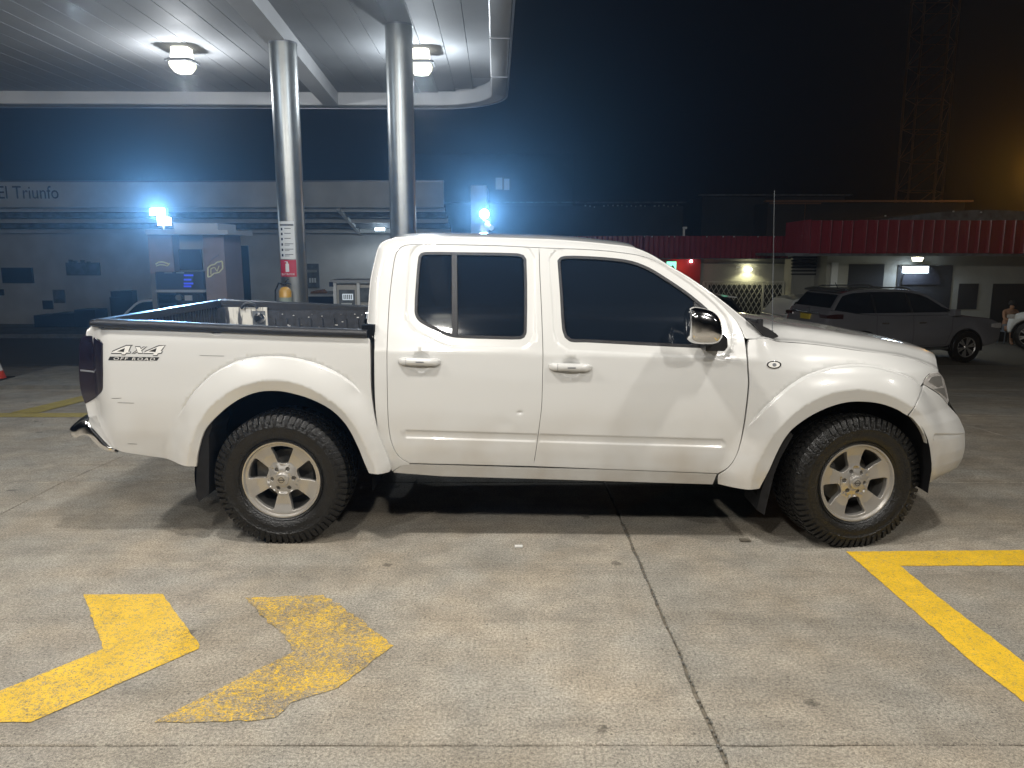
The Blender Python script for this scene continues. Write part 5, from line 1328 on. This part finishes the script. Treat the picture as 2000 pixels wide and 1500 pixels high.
for P, I in ((four1, in1), (xx, None), (four2, in2)):
    decal_poly('decal_outline', dec(P), M['decal_dark'], -.0008)
    Pi = offset_poly([(a, b) for a, b in P], -21)
    Io = offset_poly([(a, b) for a, b in I], 12) if I else None
    decal_poly('decal_fill', dec(Pi), M['decal_light'], -.0016, dec(Io) if Io else None)
decal_poly('decal_bar', dec([(385, 515), (1460, 530), (1410, 605), (345, 595)]), M['decal_dark'], -.0008)
def decal_text(s, crop, size, sx):
    u, v = dec([crop])[0]; x, z = onS(u, v); dy = float(S(np.array([x]), np.array([z]))[0]) - .0022
    o = text('decal_lettering', s, size, (0, 0, 0), (0, 0, 0), M['decal_light'], None, .0003, 'LEFT', 1.0, .25, 1.25)
    o.parent = bs; o.location = (x, dy, z); o.rotation_euler = (R(90), R(.8), 0); o.scale = (sx, 1, 1)
decal_text('OFF ROAD', (450, 560), .0225, 1.80)
# body scratches
for (u0, v0, u1, v1) in ((390, 694, 438, 695), (218, 778, 237, 777), (230, 786, 262, 787), (250, 866, 268, 867)):
    decal_poly('scratch', [(u0, v0), (u1, v1), (u1, v1 + .9), (u0, v0 + .9)], M['alloy_in'], -.0006)
# ---- wheels
def make_wheel(name='wheel', Rr=RT, wdt=.262, rimR=.222, spokes=5, rot=0.0, lugs=True, parent=None, mats=None):
    mats = mats or (M['tyre'], M['tread'], M['alloy'], M['alloy_in'])
    wh = bpy.data.objects.new(name, None); col.objects.link(wh); wh.parent = parent
    w2 = wdt / 2
    prof = [(rimR - .012, -w2 + .020), (rimR + .004, -w2 + .006), (rimR + .012, -w2 - .002), (rimR + .016, -w2 + .004), (rimR + .035, -w2 - .010), (rimR + .06, -w2 - .015), (Rr - .075, -w2 - .015), (Rr - .072, -w2 - .0175), (Rr - .068, -w2 - .0165), (Rr - .045, -w2 - .008), (Rr - .022, -w2 + .004), (Rr - .010, -w2 + .018), (Rr - .009, 0)]
    prof = prof + [(r_, -h) for r_, h in prof[-2::-1]]
    b = MB(); b.lathe(prof, (0, 0, 0), 'y', 96, caps=False); ty = b.build('tyre', mats[0], wh, smooth=True, world=False, ang=40)
    # tread blocks and shoulder lugs
    b = MB(); nb = 64
    for k in range(nb):
        for (row, y0, y1, off, wd) in ((0, -w2 + .010, -w2 + .058, 0, .62), (1, -w2 + .066, -.028, .5, .7), (2, -.020, .020, .2, .66), (3, .028, w2 - .066, .7, .7), (4, w2 - .058, w2 - .010, .35, .62)):
            t0 = 2 * math.pi * (k + off) / nb; t1 = t0 + 2 * math.pi / nb * wd; sk = .35 * 2 * math.pi / nb * (1 if row % 2 else -1)
            r0, r1 = Rr - .013, Rr + (.0 if row not in (0, 4) else -.003)
            vs = []
            for (t, y) in ((t0, y0), (t1, y0), (t1 + sk, y1), (t0 + sk, y1)):
                for r_ in (r0, r1): vs.append((r_ * math.cos(t), y, r_ * math.sin(t)))
            b.add(vs, [(1, 3, 5, 7), (0, 1, 3, 2), (2, 3, 5, 4), (4, 5, 7, 6), (6, 7, 1, 0)])
        for s_ in (-1, 1):      # shoulder lugs running down the sidewall, alternately long and short
            t0 = 2 * math.pi * (k + (0 if s_ < 0 else .35)) / nb; t1 = t0 + 2 * math.pi / nb * .60
            ln = (.054 if k % 2 == 0 else .034) + random.uniform(-.003, .003); sk = 2 * math.pi / nb * .30
            P_ = [(Rr - .003, w2 - .012), (Rr - .006, w2 + .000), (Rr - .024, w2 + .0085), (Rr - .024 - ln * .5, w2 + .0165), (Rr - .018 - ln, w2 + .0175)]
            Q_ = [(r_ - .004, y - .010) for r_, y in P_]
            vs = []
            for i_, ((r_, y), (r2, y2)) in enumerate(zip(P_, Q_)):
                tt0 = t0 + sk * i_ / 4; tt1 = t1 + sk * i_ / 4 - (2 * math.pi / nb * .22 if i_ == 4 else 0)
                for t in (tt0, tt1): vs.append((r_ * math.cos(t), s_ * y, r_ * math.sin(t)))
                for t in (tt0, tt1): vs.append((r2 * math.cos(t), s_ * y2, r2 * math.sin(t)))
            fs = []
            for i_ in range(4):
                a = i_ * 4; c_ = a + 4; fs += [(a, a + 1, c_ + 1, c_), (a, c_, c_ + 2, a + 2), (a + 1, a + 3, c_ + 3, c_ + 1)]
            fs += [(16, 17, 19, 18), (0, 2, 3, 1)]
            b.add(vs, fs)
    tr = b.build('tread_blocks', mats[1], wh, world=False); tr['kind'] = 'stuff'
    # raised ring of small characters on the sidewall, too worn to read: short bars
    # rim: lip, barrel, spoke disc with openings
    b = MB(); b.lathe([(rimR - .004, -w2 + .030), (rimR + .001, -w2 + .010), (rimR - .001, -w2 + .003), (rimR - .008, -w2 + .004), (rimR - .014, -w2 + .018), (rimR - .018, -w2 + .030)], (0, 0, 0), 'y', 72, caps=False); b.build('rim_lip', mats[2], wh, smooth=True, world=False, ang=50)
    b = MB(); b.lathe([(rimR - .016, -w2 + .024), (rimR - .022, -w2 + .06), (rimR - .034, 0), (rimR - .02, w2 - .02), (rimR - .0, w2 - .01)], (0, 0, 0), 'y', 48, caps=False); b.build('rim_barrel', mats[3], wh, smooth=True, world=False)
    ro = rimR - .013
    outl = [(ro * math.cos(t), ro * math.sin(t)) for t in np.linspace(0, 2 * math.pi, 97)[:-1]]
    holes = []
    for k in range(spokes):
        c_ = rot + 2 * math.pi * k / spokes; half = math.pi / spokes
        rI, rO = .090 / .222 * rimR, rimR - .026
        aI, aO = half * .50, half * .57
        h = [(rI, -aI * .8), (rI - .004, 0), (rI, aI * .8), (rI + .012, aI * 1.05), ((rI + rO) / 2, (aI + aO) / 2 * 1.02), (rO - .012, aO), (rO - .001, aO * .9), (rO, aO * .45), (rO, 0), (rO, -aO * .45), (rO - .001, -aO * .9), (rO - .012, -aO), ((rI + rO) / 2, -(aI + aO) / 2 * 1.02), (rI + .012, -aI * 1.05)]
        holes.append([(r_ * math.cos(c_ + a), r_ * math.sin(c_ + a)) for r_, a in h])
    if lugs:
        for k in range(6):
            a = R(90) + 2 * math.pi * k / 6 + rot * .37; holes.append([(.0615 * math.cos(a) + .0145 * math.cos(t), .0615 * math.sin(a) + .0145 * math.sin(t)) for t in np.linspace(0, 2 * math.pi, 15)[:-1]])
    def face(x, z):
        r = np.hypot(x, z); return -w2 + .020 + .022 * np.clip(1 - (r / ro), 0, 1) ** .5 * 0 + .018 * np.clip((r - .05) / .05, 0, 1) * np.clip((ro - r) / .06, 0, 1) + np.where(r < .085, .010, 0) * sstep(0, 1, (.088 - r) / .008)
    rimf = panel('spokes', outl[::-1], mats[2], wh, holes=holes, smooth_out=False, fn=face, lip=.030, gap_round=.006, feat=False, grid=.012)
    if lugs:
        for k in range(6):
            a = R(90) + 2 * math.pi * k / 6 + rot * .37; b = MB(); yf = -w2 + .045
            b.cyl((.0615 * math.cos(a), yf, .0615 * math.sin(a)), (.0615 * math.cos(a), yf + .03, .0615 * math.sin(a)), .0095, n=6); b.build('wheel_nut', mats[3], wh, world=False)
    b = MB(); b.lathe([(0, -w2 + .006), (.022, -w2 + .006), (.0225, -w2 + .010), (.030, -w2 + .010), (.037, -w2 + .014), (.040, -w2 + .032)], (0, 0, 0), 'y', 32, caps=False); o = b.build('centre_cap', mats[2], wh, smooth=True, world=False, ang=30)
    if lugs:
        b = MB(); b.lathe([(.013, -w2 + .0055), (.013, -w2 + .0035), (.017, -w2 + .0035), (.017, -w2 + .0055)], (0, 0, 0), 'y', 24, caps=False); b.box(-.020, .020, -w2 + .003, -w2 + .006, -.0035, .0035); b.build('cap_emblem', mats[3], o, world=False)
    b = MB(); b.lathe([(.0, .01), (.145, .01), (.145, .03), (0, .03)], (0, 0, 0), 'y', 40); b.box(-.17, -.08, -.02, .05, -.07, .08); b.build('brake_disc', mats[3] if spokes == 5 else M['under'], wh, world=False)
    return wh
wR = make_wheel(rot=R(88), parent=truck); 
wR.location = (HUB_R[0], .015 + .131, HUB_R[1])
wF = make_wheel(rot=R(58), parent=truck)
wF.location = (HUB_F[0], .020 + .131, HUB_F[1]); wF.rotation_euler = (0, 0, R(10))
wR2 = dup(wR, truck); wR2.location = (HUB_R[0], W - .146, HUB_R[1]); wR2.rotation_euler = (0, 0, R(180))
wF2 = dup(wF, truck); wF2.location = (HUB_F[0], W - .146, HUB_F[1]); wF2.rotation_euler = (0, 0, R(190))
b = MB(); lo = T(160, 800, .3)[1]
# ================================================================== other vehicles
def car(name, label, cat, loc, rz, body, house, Wc, paint, wheels, rw, lamps=(), seams=(), belt=None, trim=None, rim=8, extras=None, cladding=None):
    """body, house: side outlines (x forward, z up); house is glazed and narrows upwards. Near side is y=0."""
    t = thing(name, label, cat, loc, rz)
    P = smoothp(body, 3, True, 35); n = len(P)
    rs = []
    def prof(y0, ins):
        out = []
        Q = offset_poly(P, -ins)
        return [(x, y0, z) for x, z in Q]
    zmid = sum(z for x, z in body) / len(body)
    for (y, ins) in ((.0, .05), (.012, .022), (.05, .0), (.14, -.0)): rs.append(prof(y, ins))
    for (y, ins) in ((Wc - .14, 0), (Wc - .05, 0), (Wc - .012, .022), (Wc, .05)): rs.append(prof(y, ins))
    b = MB(); b.rings(rs); b.build('body', paint, t, smooth=True, world=False, ang=32)
    Hs = smoothp(house, 2, True, 30)
    z0 = min(z for x, z in house); z1 = max(z for x, z in house); tb_ = .17
    def hy(z, k=0.0): return .045 + tb_ * (z - z0) / (z1 - z0) + k
    b = MB(); b.rings([[(x, hy(z), z) for x, z in Hs], [(x, Wc / 2, z + .03 * (z - z0) / (z1 - z0)) for x, z in Hs], [(x, Wc - hy(z), z) for x, z in Hs]]); b.build('cabin', paint, t, smooth=True, world=False, ang=32)
    # side glass: inset copy, proud by 4 mm
    Gp = [(x, z) for x, z in offset_poly(Hs, -.06)]
    b = MB()
    for k in (0, 1):
        f = (lambda y: y) if k == 0 else (lambda y: Wc - y)
        b.rings([[(x, f(hy(z, -.004)), z) for x, z in Gp], [(x, f(hy(z, .03)), z) for x, z in Gp]])
    sg_ = b.build('side_glass', M['glass'], t, world=False)
    for (xa, za, xb, zb_, w_) in seams.get('pillars', ()) if isinstance(seams, dict) else ():
        b = MB(); b.rings([[(xa - w_, hy(za, -.008), za), (xa + w_, hy(za, -.008), za), (xa + w_, hy(za, .01), za), (xa - w_, hy(za, .01), za)], [(xb - w_, hy(zb_, -.008), zb_), (xb + w_, hy(zb_, -.008), zb_), (xb + w_, hy(zb_, .01), zb_), (xb - w_, hy(zb_, .01), zb_)]]); b.build('pillar', M['plastic'], t, world=False)
    # front and rear screens
    if extras: extras(t, hy, Wc)
    for (nm, xa, za, xb, zb_) in (seams.get('screens', ()) if isinstance(seams, dict) else ()):
        dxs = .012 if nm == 'windscreen' else -.012
        ya, yb = hy(za, .05), hy(zb_, .06)
        b = MB(); b.rings([[(xa + dxs, ya, za), (xa + dxs, Wc - ya, za), (xa, Wc - ya, za - .01), (xa, ya, za - .01)], [(xb + dxs, yb, zb_), (xb + dxs, Wc - yb, zb_), (xb, Wc - yb, zb_ - .01), (xb, yb, zb_ - .01)]]); b.build(nm, M['glass'], t, world=False)
    if isinstance(seams, dict):
        for ln in seams.get('lines', ()):
            b = MB()
            for (p, q) in zip(ln[:-1], ln[1:]): b.cyl((p[0], .046 * 0 + .001, p[1]), (q[0], .001, q[1]), .004, n=4)
            b.build('door_seam', M['under'], t, world=False)
        for (x, z) in seams.get('handles', ()):
            b = MB(); b.prism(smoothp([(x - .10, z - .014), (x + .10, z - .014), (x + .10, z + .014), (x - .10, z + .014)], 2), -.03, .01); b.build('door_handle', M['chrome'], t, world=False)
    for (nm, x0, x1, y0, y1, z0_, z1_, m) in lamps:
        b = MB(); b.rings([[(x0, y0, z0_ + .02), (x0, y1, z0_ + .02), (x0, y1, z1_ - .02), (x0, y0, z1_ - .02)], [((x0 + x1) / 2, y0 - .004, z0_), ((x0 + x1) / 2, y1 + .004, z0_), ((x0 + x1) / 2, y1 + .004, z1_), ((x0 + x1) / 2, y0 - .004, z1_)], [(x1, y0, z0_), (x1, y1, z0_), (x1, y1, z1_), (x1, y0, z1_)]]); b.build(nm, m, t, smooth=True, world=False, ang=30)
    for k, wx in enumerate(wheels):
        # dark arch and wheel
        for far in (False, True):
            f = (lambda y: Wc - y) if far else (lambda y: y)
            b = MB(); ns_ = 20; ring_ = [(wx + (rw + .065) * math.cos(a), rw + (rw + .065) * math.sin(a)) for a in np.linspace(R(-12), R(192), ns_)]
            b.rings([[(x, f(-.003), z) for x, z in ring_], [(x, f(.3), z) for x, z in ring_]]); b.build('wheel_arch', M['under'], t, world=False)
        for far in (False, True):
            wh = small_wheel(t, rw, rim)
            wh.location = (wx, Wc - .08 if far else .08, rw); wh.rotation_euler = (0, 0, R(180) if far else 0)
    return t
_sw = {}
def small_wheel(parent, rw, spk):
    key = (round(rw, 3), spk)
    if key in _sw: return dup(_sw[key], parent)
    wh = bpy.data.objects.new('wheel', None); col.objects.link(wh); wh.parent = parent; rr = rw * .62
    b = MB(); b.lathe([(rr, -.09), (rr + .01, -.105), (rw * .85, -.11), (rw - .015, -.10), (rw, -.08), (rw, .08), (rw - .02, .11), (rr, .10)], (0, 0, 0), 'y', 36, caps=False); b.build('tyre', M['tyre'], wh, smooth=True, world=False, ang=40)
    b = MB(); b.lathe([(rr - .012, -.085), (rr, -.098), (rr + .004, -.104), (rr + .008, -.10)], (0, 0, 0), 'y', 36, caps=False); b.build('rim_lip', M['alloy'], wh, smooth=True, world=False)
    b = MB(); b.lathe([(rr - .004, -.09), (rr - .02, .06), (0, .06)], (0, 0, 0), 'y', 28, caps=False); b.build('rim_barrel', M['under'], wh, smooth=True, world=False)
    for k in range(spk):
        b = MB(); a = 2 * math.pi * k / spk + .3
        for sgn in (-1, 1):
            a1 = a + sgn * .16
            c0 = (.045 * math.cos(a), .045 * math.sin(a)); c1 = ((rr - .005) * math.cos(a1), (rr - .005) * math.sin(a1))
            d = Vector((c1[0] - c0[0], c1[1] - c0[1])).normalized(); nn2 = Vector((-d.y, d.x)) * (.013 if spk > 6 else .02)
            b.rings([[(c0[0] + nn2.x, -.085, c0[1] + nn2.y), (c0[0] - nn2.x, -.085, c0[1] - nn2.y), (c0[0] - nn2.x, -.06, c0[1] - nn2.y), (c0[0] + nn2.x, -.06, c0[1] + nn2.y)],
                     [(c1[0] + nn2.x, -.098, c1[1] + nn2.y), (c1[0] - nn2.x, -.098, c1[1] - nn2.y), (c1[0] - nn2.x, -.07, c1[1] - nn2.y), (c1[0] + nn2.x, -.07, c1[1] + nn2.y)]])
        b.build('spoke', M['alloy'], wh, world=False)
    b = MB(); b.lathe([(0, -.1), (.04, -.098), (.055, -.085), (.055, -.05)], (0, 0, 0), 'y', 18, caps=False); b.build('hub', M['alloy'], wh, smooth=True, world=False)
    _sw[key] = wh
    return wh
# grey SUV
def arch(wx, r, n=7, a0=172, a1=8): return [(wx + r * math.cos(R(a0 + (a1 - a0) * k / (n - 1))), .39 + r * math.sin(R(a0 + (a1 - a0) * k / (n - 1)))) for k in range(n)]
sb = [(.03, .50), (.40, .42)] + arch(.98, .44) + [(1.5, .40), (3.2, .40)] + arch(3.80, .44) + [(4.32, .40), (4.60, .46), (4.74, .60), (4.75, .80), (4.70, .98), (4.45, 1.08), (3.9, 1.15), (3.45, 1.20), (2.2, 1.20), (1.0, 1.24), (.30, 1.34), (.10, 1.34), (.02, 1.2), (-.03, .95), (-.02, .60)]
sh_ = [(.12, 1.20), (.18, 1.40), (.42, 1.72), (.75, 1.80), (1.6, 1.82), (2.3, 1.79), (2.75, 1.66), (3.50, 1.20)]
def suv_extra(t, hy, Wc):
    for f in (lambda y: y, lambda y: Wc - y):
        b = MB(); b.tube([(.62, f(.24), 1.80), (.75, f(.25), 1.86), (2.1, f(.25), 1.86), (2.3, f(.24), 1.80)], .018, 6); b.build('roof_rail', M['steel'], t, smooth=True, world=False)
    b = MB(); b.rings([[(.30, .26, 1.76), (.30, Wc - .26, 1.76), (.30, Wc - .26, 1.80), (.30, .26, 1.80)], [(.55, .22, 1.80), (.55, Wc - .22, 1.80), (.55, Wc - .22, 1.84), (.55, .22, 1.84)]]); b.build('spoiler', M['darkpaint'], t, world=False)
    b = MB(); b.box(-.05, .03, .74, 1.12, 1.08, 1.21); b.build('number_plate', M['plate'], t, world=False)
    b = MB(); b.box(-.045, .06, .35, Wc - .35, 1.235, 1.27); b.build('tail_trim', M['chrome'], t, world=False)
    b = MB(); b.lathe([(0, -.03), (.05, -.03), (.06, -.01), (.06, .0)], (0, 0, 0), 'y', 16, caps=False); b.v = [(.06 + y, Wc / 2 + x, 1.31 + z * .8) for x, y, z in b.v]; b.build('tail_emblem', M['chrome'], t, world=False)
    b = MB(); b.box(-.06, .03, .12, Wc - .12, .45, .56); b.build('rear_valance', M['plastic'], t, world=False)
    b = MB(); b.tube([(1.55, -.03, .38), (3.25, -.03, .38)], .035, 6); b.build('side_step', M['steel'], t, smooth=True, world=False)
    b = MB(); b.prism(smoothp([(3.22, 1.18), (3.42, 1.18), (3.42, 1.33), (3.26, 1.34)], 3), -.18, .02, .012, .02); b.build('wing_mirror', M['grey'], t, smooth=True, world=False)
    b = MB(); b.cyl((.55, .5, 1.81), (.45, .5, 1.98), .01, n=5); b.build('aerial', M['plastic'], t, world=False)
P0 = at(1618, 600, 18.2)
car('parked_suv', 'dark grey SUV parked beyond the truck hood, tail turned to the camera', 'SUV', (P0[0], 18.2, gz(18.4)), R(10), sb, sh_, 1.85, M['grey'], (.98, 3.80), .39,
    lamps=[('tail_lamp', -.03, .40, -.012, .30, 1.14, 1.25, M['red_plastic']), ('tail_lamp', -.03, .40, 1.55, 1.862, 1.14, 1.25, M['red_plastic']), ('headlight', 4.45, 4.72, -.01, .30, .86, .98, M['lens']), ('headlight', 4.45, 4.72, 1.55, 1.86, .86, .98, M['lens'])],
    seams=dict(pillars=[(1.30, 1.26, 1.22, 1.70, .03), (2.28, 1.26, 2.15, 1.72, .03)], screens=[('windscreen', 3.40, 1.27, 2.80, 1.63), ('rear_screen', .15, 1.40, .38, 1.70)],
               lines=[[(1.38, .50), (1.32, .85), (1.30, 1.2)], [(2.30, .44), (2.32, .8), (2.28, 1.2)], [(3.22, .46), (3.36, .8), (3.36, 1.18)], [(1.5, .46), (3.2, .46)]], handles=[(1.52, 1.02), (2.52, 1.02)]), rim=6, extras=suv_extra)
# dark hatchback, seen over the bonnet base
hb = [(.05, .35)] + arch(.75, .36) + [(1.2, .28), (2.75, .28)] + arch(3.25, .36) + [(3.85, .32), (3.98, .55), (3.98, .85), (3.85, 1.0), (3.2, 1.02), (1.0, .95), (.25, .88), (.02, .70), (.0, .45)]
hh_ = [(.85, .94), (1.55, 1.42), (2.2, 1.56), (3.2, 1.56), (3.55, 1.46), (3.92, 1.0)]
def hatch_extra(t, hy, Wc):
    b = MB(); b.rings([[(3.42, .2, 1.52), (3.42, Wc - .2, 1.52), (3.42, Wc - .2, 1.56), (3.42, .2, 1.56)], [(3.66, .24, 1.50), (3.66, Wc - .24, 1.50), (3.66, Wc - .24, 1.53), (3.66, .24, 1.53)]]); b.build('spoiler', M['white2'], t, world=False)
P0 = at(1466, 600, 20.6)
car('parked_hatchback', 'dark hatchback parked in front of the folding gate', 'car', (P0[0] - 3.98, 20.6, gz(20.6)), 0, hb, hh_, 1.7, M['darkpaint'], (.75, 3.25), .31,
    lamps=[('tail_lamp', 3.70, 3.99, -.01, .2, .84, .98, M['red_plastic']), ('headlight', .0, .3, -.01, .25, .62, .78, M['lens'])], seams=dict(pillars=[(1.9, 1.0, 2.0, 1.48, .03)], screens=[('rear_screen', 3.87, 1.05, 3.58, 1.42)], lines=[[(1.95, .4), (1.95, .95)]], handles=[(2.2, .86)]), rim=7, extras=hatch_extra)
# white car glimpsed left of the SUV tail
P0 = at(1531, 600, 21.2)
car('parked_car', 'pale white car mostly hidden behind the grey SUV tail', 'car', (P0[0], 21.2, gz(21.2)), R(4), [(.0, .35), (.3, .30), (1.0, .28), (3.9, .30), (4.2, .5), (4.2, .8), (3.4, .92), (.9, .98), (.2, 1.0), (.02, .95), (-.02, .6)],
    [(.06, .98), (.35, 1.40), (.8, 1.50), (2.0, 1.50), (3.1, .96)], 1.7, M['white2'], (.8, 3.4), .31, lamps=[('tail_lamp', -.03, .2, -.01, .22, .72, .92, M['red_plastic'])], seams=dict(screens=[('rear_screen', .10, 1.02, .36, 1.38)]), rim=7)
# white pickup cut by the right edge
P0 = at(1964, 650, 21.9)
pb_ = [(.04, .45)] + [(x + 0, z) for x, z in arch(.58, .46)] + [(1.4, .44), (3.5, .44)] + arch(4.1, .46) + [(4.9, .50), (5.1, .7), (5.1, 1.08), (3.2, 1.10), (1.9, 1.14), (1.4, 1.15), (.6, 1.10), (.2, 1.0), (.02, .85), (.0, .6)]
ph = [(1.35, 1.12), (1.95, 1.60), (2.3, 1.72), (3.3, 1.72), (3.5, 1.12)]
car('parked_pickup', 'white pickup truck nosing in from the right picture edge', 'pickup truck', (P0[0], 21.9, gz(21.9)), R(-46), pb_, ph, 1.8, M['white2'], (.58, 4.1), .39,
    lamps=[('headlight', -.01, .18, -.008, .25, .86, .98, M['lens'])], seams=dict(pillars=[(2.4, 1.15, 2.4, 1.66, .03)], screens=[('windscreen', 1.42, 1.18, 1.95, 1.58)], lines=[[(1.5, .5), (1.5, 1.1)], [(2.5, .5), (2.5, 1.1)]], handles=[(2.3, 1.0)]), rim=6)
# small white car beyond the tail of the truck, left
P0 = at(212, 600, 20.5)
car('parked_car', 'small white car with dark windscreen beyond the truck bed beside the dispenser', 'car', (P0[0] - .1, 20.5, gz(20.5)), 0, [(.0, .35), (.3, .28), (3.7, .28), (3.95, .5), (3.95, .85), (3.4, .95), (1.0, .92), (.3, .86), (.05, .7)],
    [(.28, .92), (.72, 1.36), (.95, 1.46), (1.8, 1.50), (2.9, 1.46), (3.5, .94)], 1.65, M['white2'], (.7, 3.2), .29, lamps=[('headlight', .0, .3, -.01, .25, .62, .8, M['lens'])], seams=dict(pillars=[(1.35, .98, 1.45, 1.42, .03)], screens=[('windscreen', .36, .98, .76, 1.36)]), rim=7)
# ---- person at the right edge
def skin_body(name, V, E, rad, m, parent=None, sub=1):
    me = bpy.data.meshes.new(name); me.from_pydata(V, E, []); o = bpy.data.objects.new(name, me); col.objects.link(o)
    md = o.modifiers.new('skin', 'SKIN'); 
    bpy.context.view_layer.objects.active = o
    if not me.skin_vertices: 
        with bpy.context.temp_override(object=o, active_object=o): bpy.ops.mesh.customdata_skin_add()
    for i, r_ in enumerate(rad): me.skin_vertices[0].data[i].radius = (r_, r_)
    me.skin_vertices[0].data[0].use_root = True
    s_ = o.modifiers.new('sub', 'SUBSURF'); s_.levels = sub; s_.render_levels = sub; md.use_smooth_shade = True
    me.materials.append(m); o.parent = parent; return o
pp = at(1968, 640, 23.0); gx_, gy_, g0z = pp[0], 23.0, gz(23.0)
person = thing('person', 'seated person in a dull orange shirt between the grey SUV and white pickup', 'person', (gx_, gy_, g0z))
V = [(0, 0, .50), (0, 0, .72), (.02, -.03, .95), (.03, -.04, 1.05), (.035, -.06, 1.17),
     (-.17, -.02, .98), (-.24, -.16, .78), (-.10, -.32, .70), (.19, -.02, .98), (.27, -.14, .77), (.14, -.30, .72),
     (-.10, -.02, .47), (-.14, -.42, .48), (-.14, -.44, .08), (-.15, -.56, .04), (.10, -.02, .47), (.15, -.42, .48), (.16, -.44, .08), (.17, -.56, .04)]
E = [(0, 1), (1, 2), (2, 3), (3, 4), (2, 5), (5, 6), (6, 7), (2, 8), (8, 9), (9, 10), (0, 11), (11, 12), (12, 13), (13, 14), (0, 15), (15, 16), (16, 17), (17, 18)]
rad = [.13, .13, .12, .055, .10, .06, .045, .032, .06, .045, .032, .10, .07, .045, .035, .10, .07, .045, .035]
skin_body('body', V, E, rad, M['wood'], person)
b = MB(); b.lathe([(0, .12), (.07, .10), (.105, .03), (.10, -.02)], (.035, -.045, 1.19), n=14, caps=False); b.build('hair', M['dark_in'], person, smooth=True, world=False)
b = MB(); b.lathe([(.12, .60), (.15, .68), (.16, .85), (.19, .96), (.10, 1.03)], (.01, -.015, 0), n=16, caps=False); b.build('shirt', M['rust'], person, smooth=True, world=False)
b = MB(); b.lathe([(.15, .38), (.17, .48), (.165, .60)], (0, -.02, 0), n=16, caps=False); b.build('shorts', M['greyboard'], person, smooth=True, world=False)
st = thing('stool', 'low grey stool under the seated person', 'stool', (gx_, gy_, g0z))
b = MB(); b.box(-.18, .18, -.18, .18, .36, .40); b.build('seat', M['greyboard'], st, world=False)
for sx_ in (-1, 1):
    for sy_ in (-1, 1): b = MB(); b.cyl((sx_ * .16, sy_ * .16, 0), (sx_ * .14, sy_ * .14, .36), .02, n=6); b.build('leg', M['greyboard'], st, world=False)

# ------------------------------------------------------------------ faint haze added to give the lamps their glare halos
hz = MB(); hz.box(-60, 60, -30, 70, -3.2, 30); o = hz.build('haze', M['joint']); o['kind'] = 'stuff'
hm = bpy.data.materials.new('halo_haze'); hm.use_nodes = True; nn3 = hm.node_tree.nodes; nn3.remove(nn3['Principled BSDF'])
pv_ = nn3.new('ShaderNodeVolumePrincipled'); pv_.inputs['Color'].default_value = (.9, .95, 1, 1); pv_.inputs['Density'].default_value = HAZE; pv_.inputs['Anisotropy'].default_value = .85
hm.node_tree.links.new(pv_.outputs[0], nn3['Material Output'].inputs['Volume'])
o.data.materials.clear(); o.data.materials.append(hm)
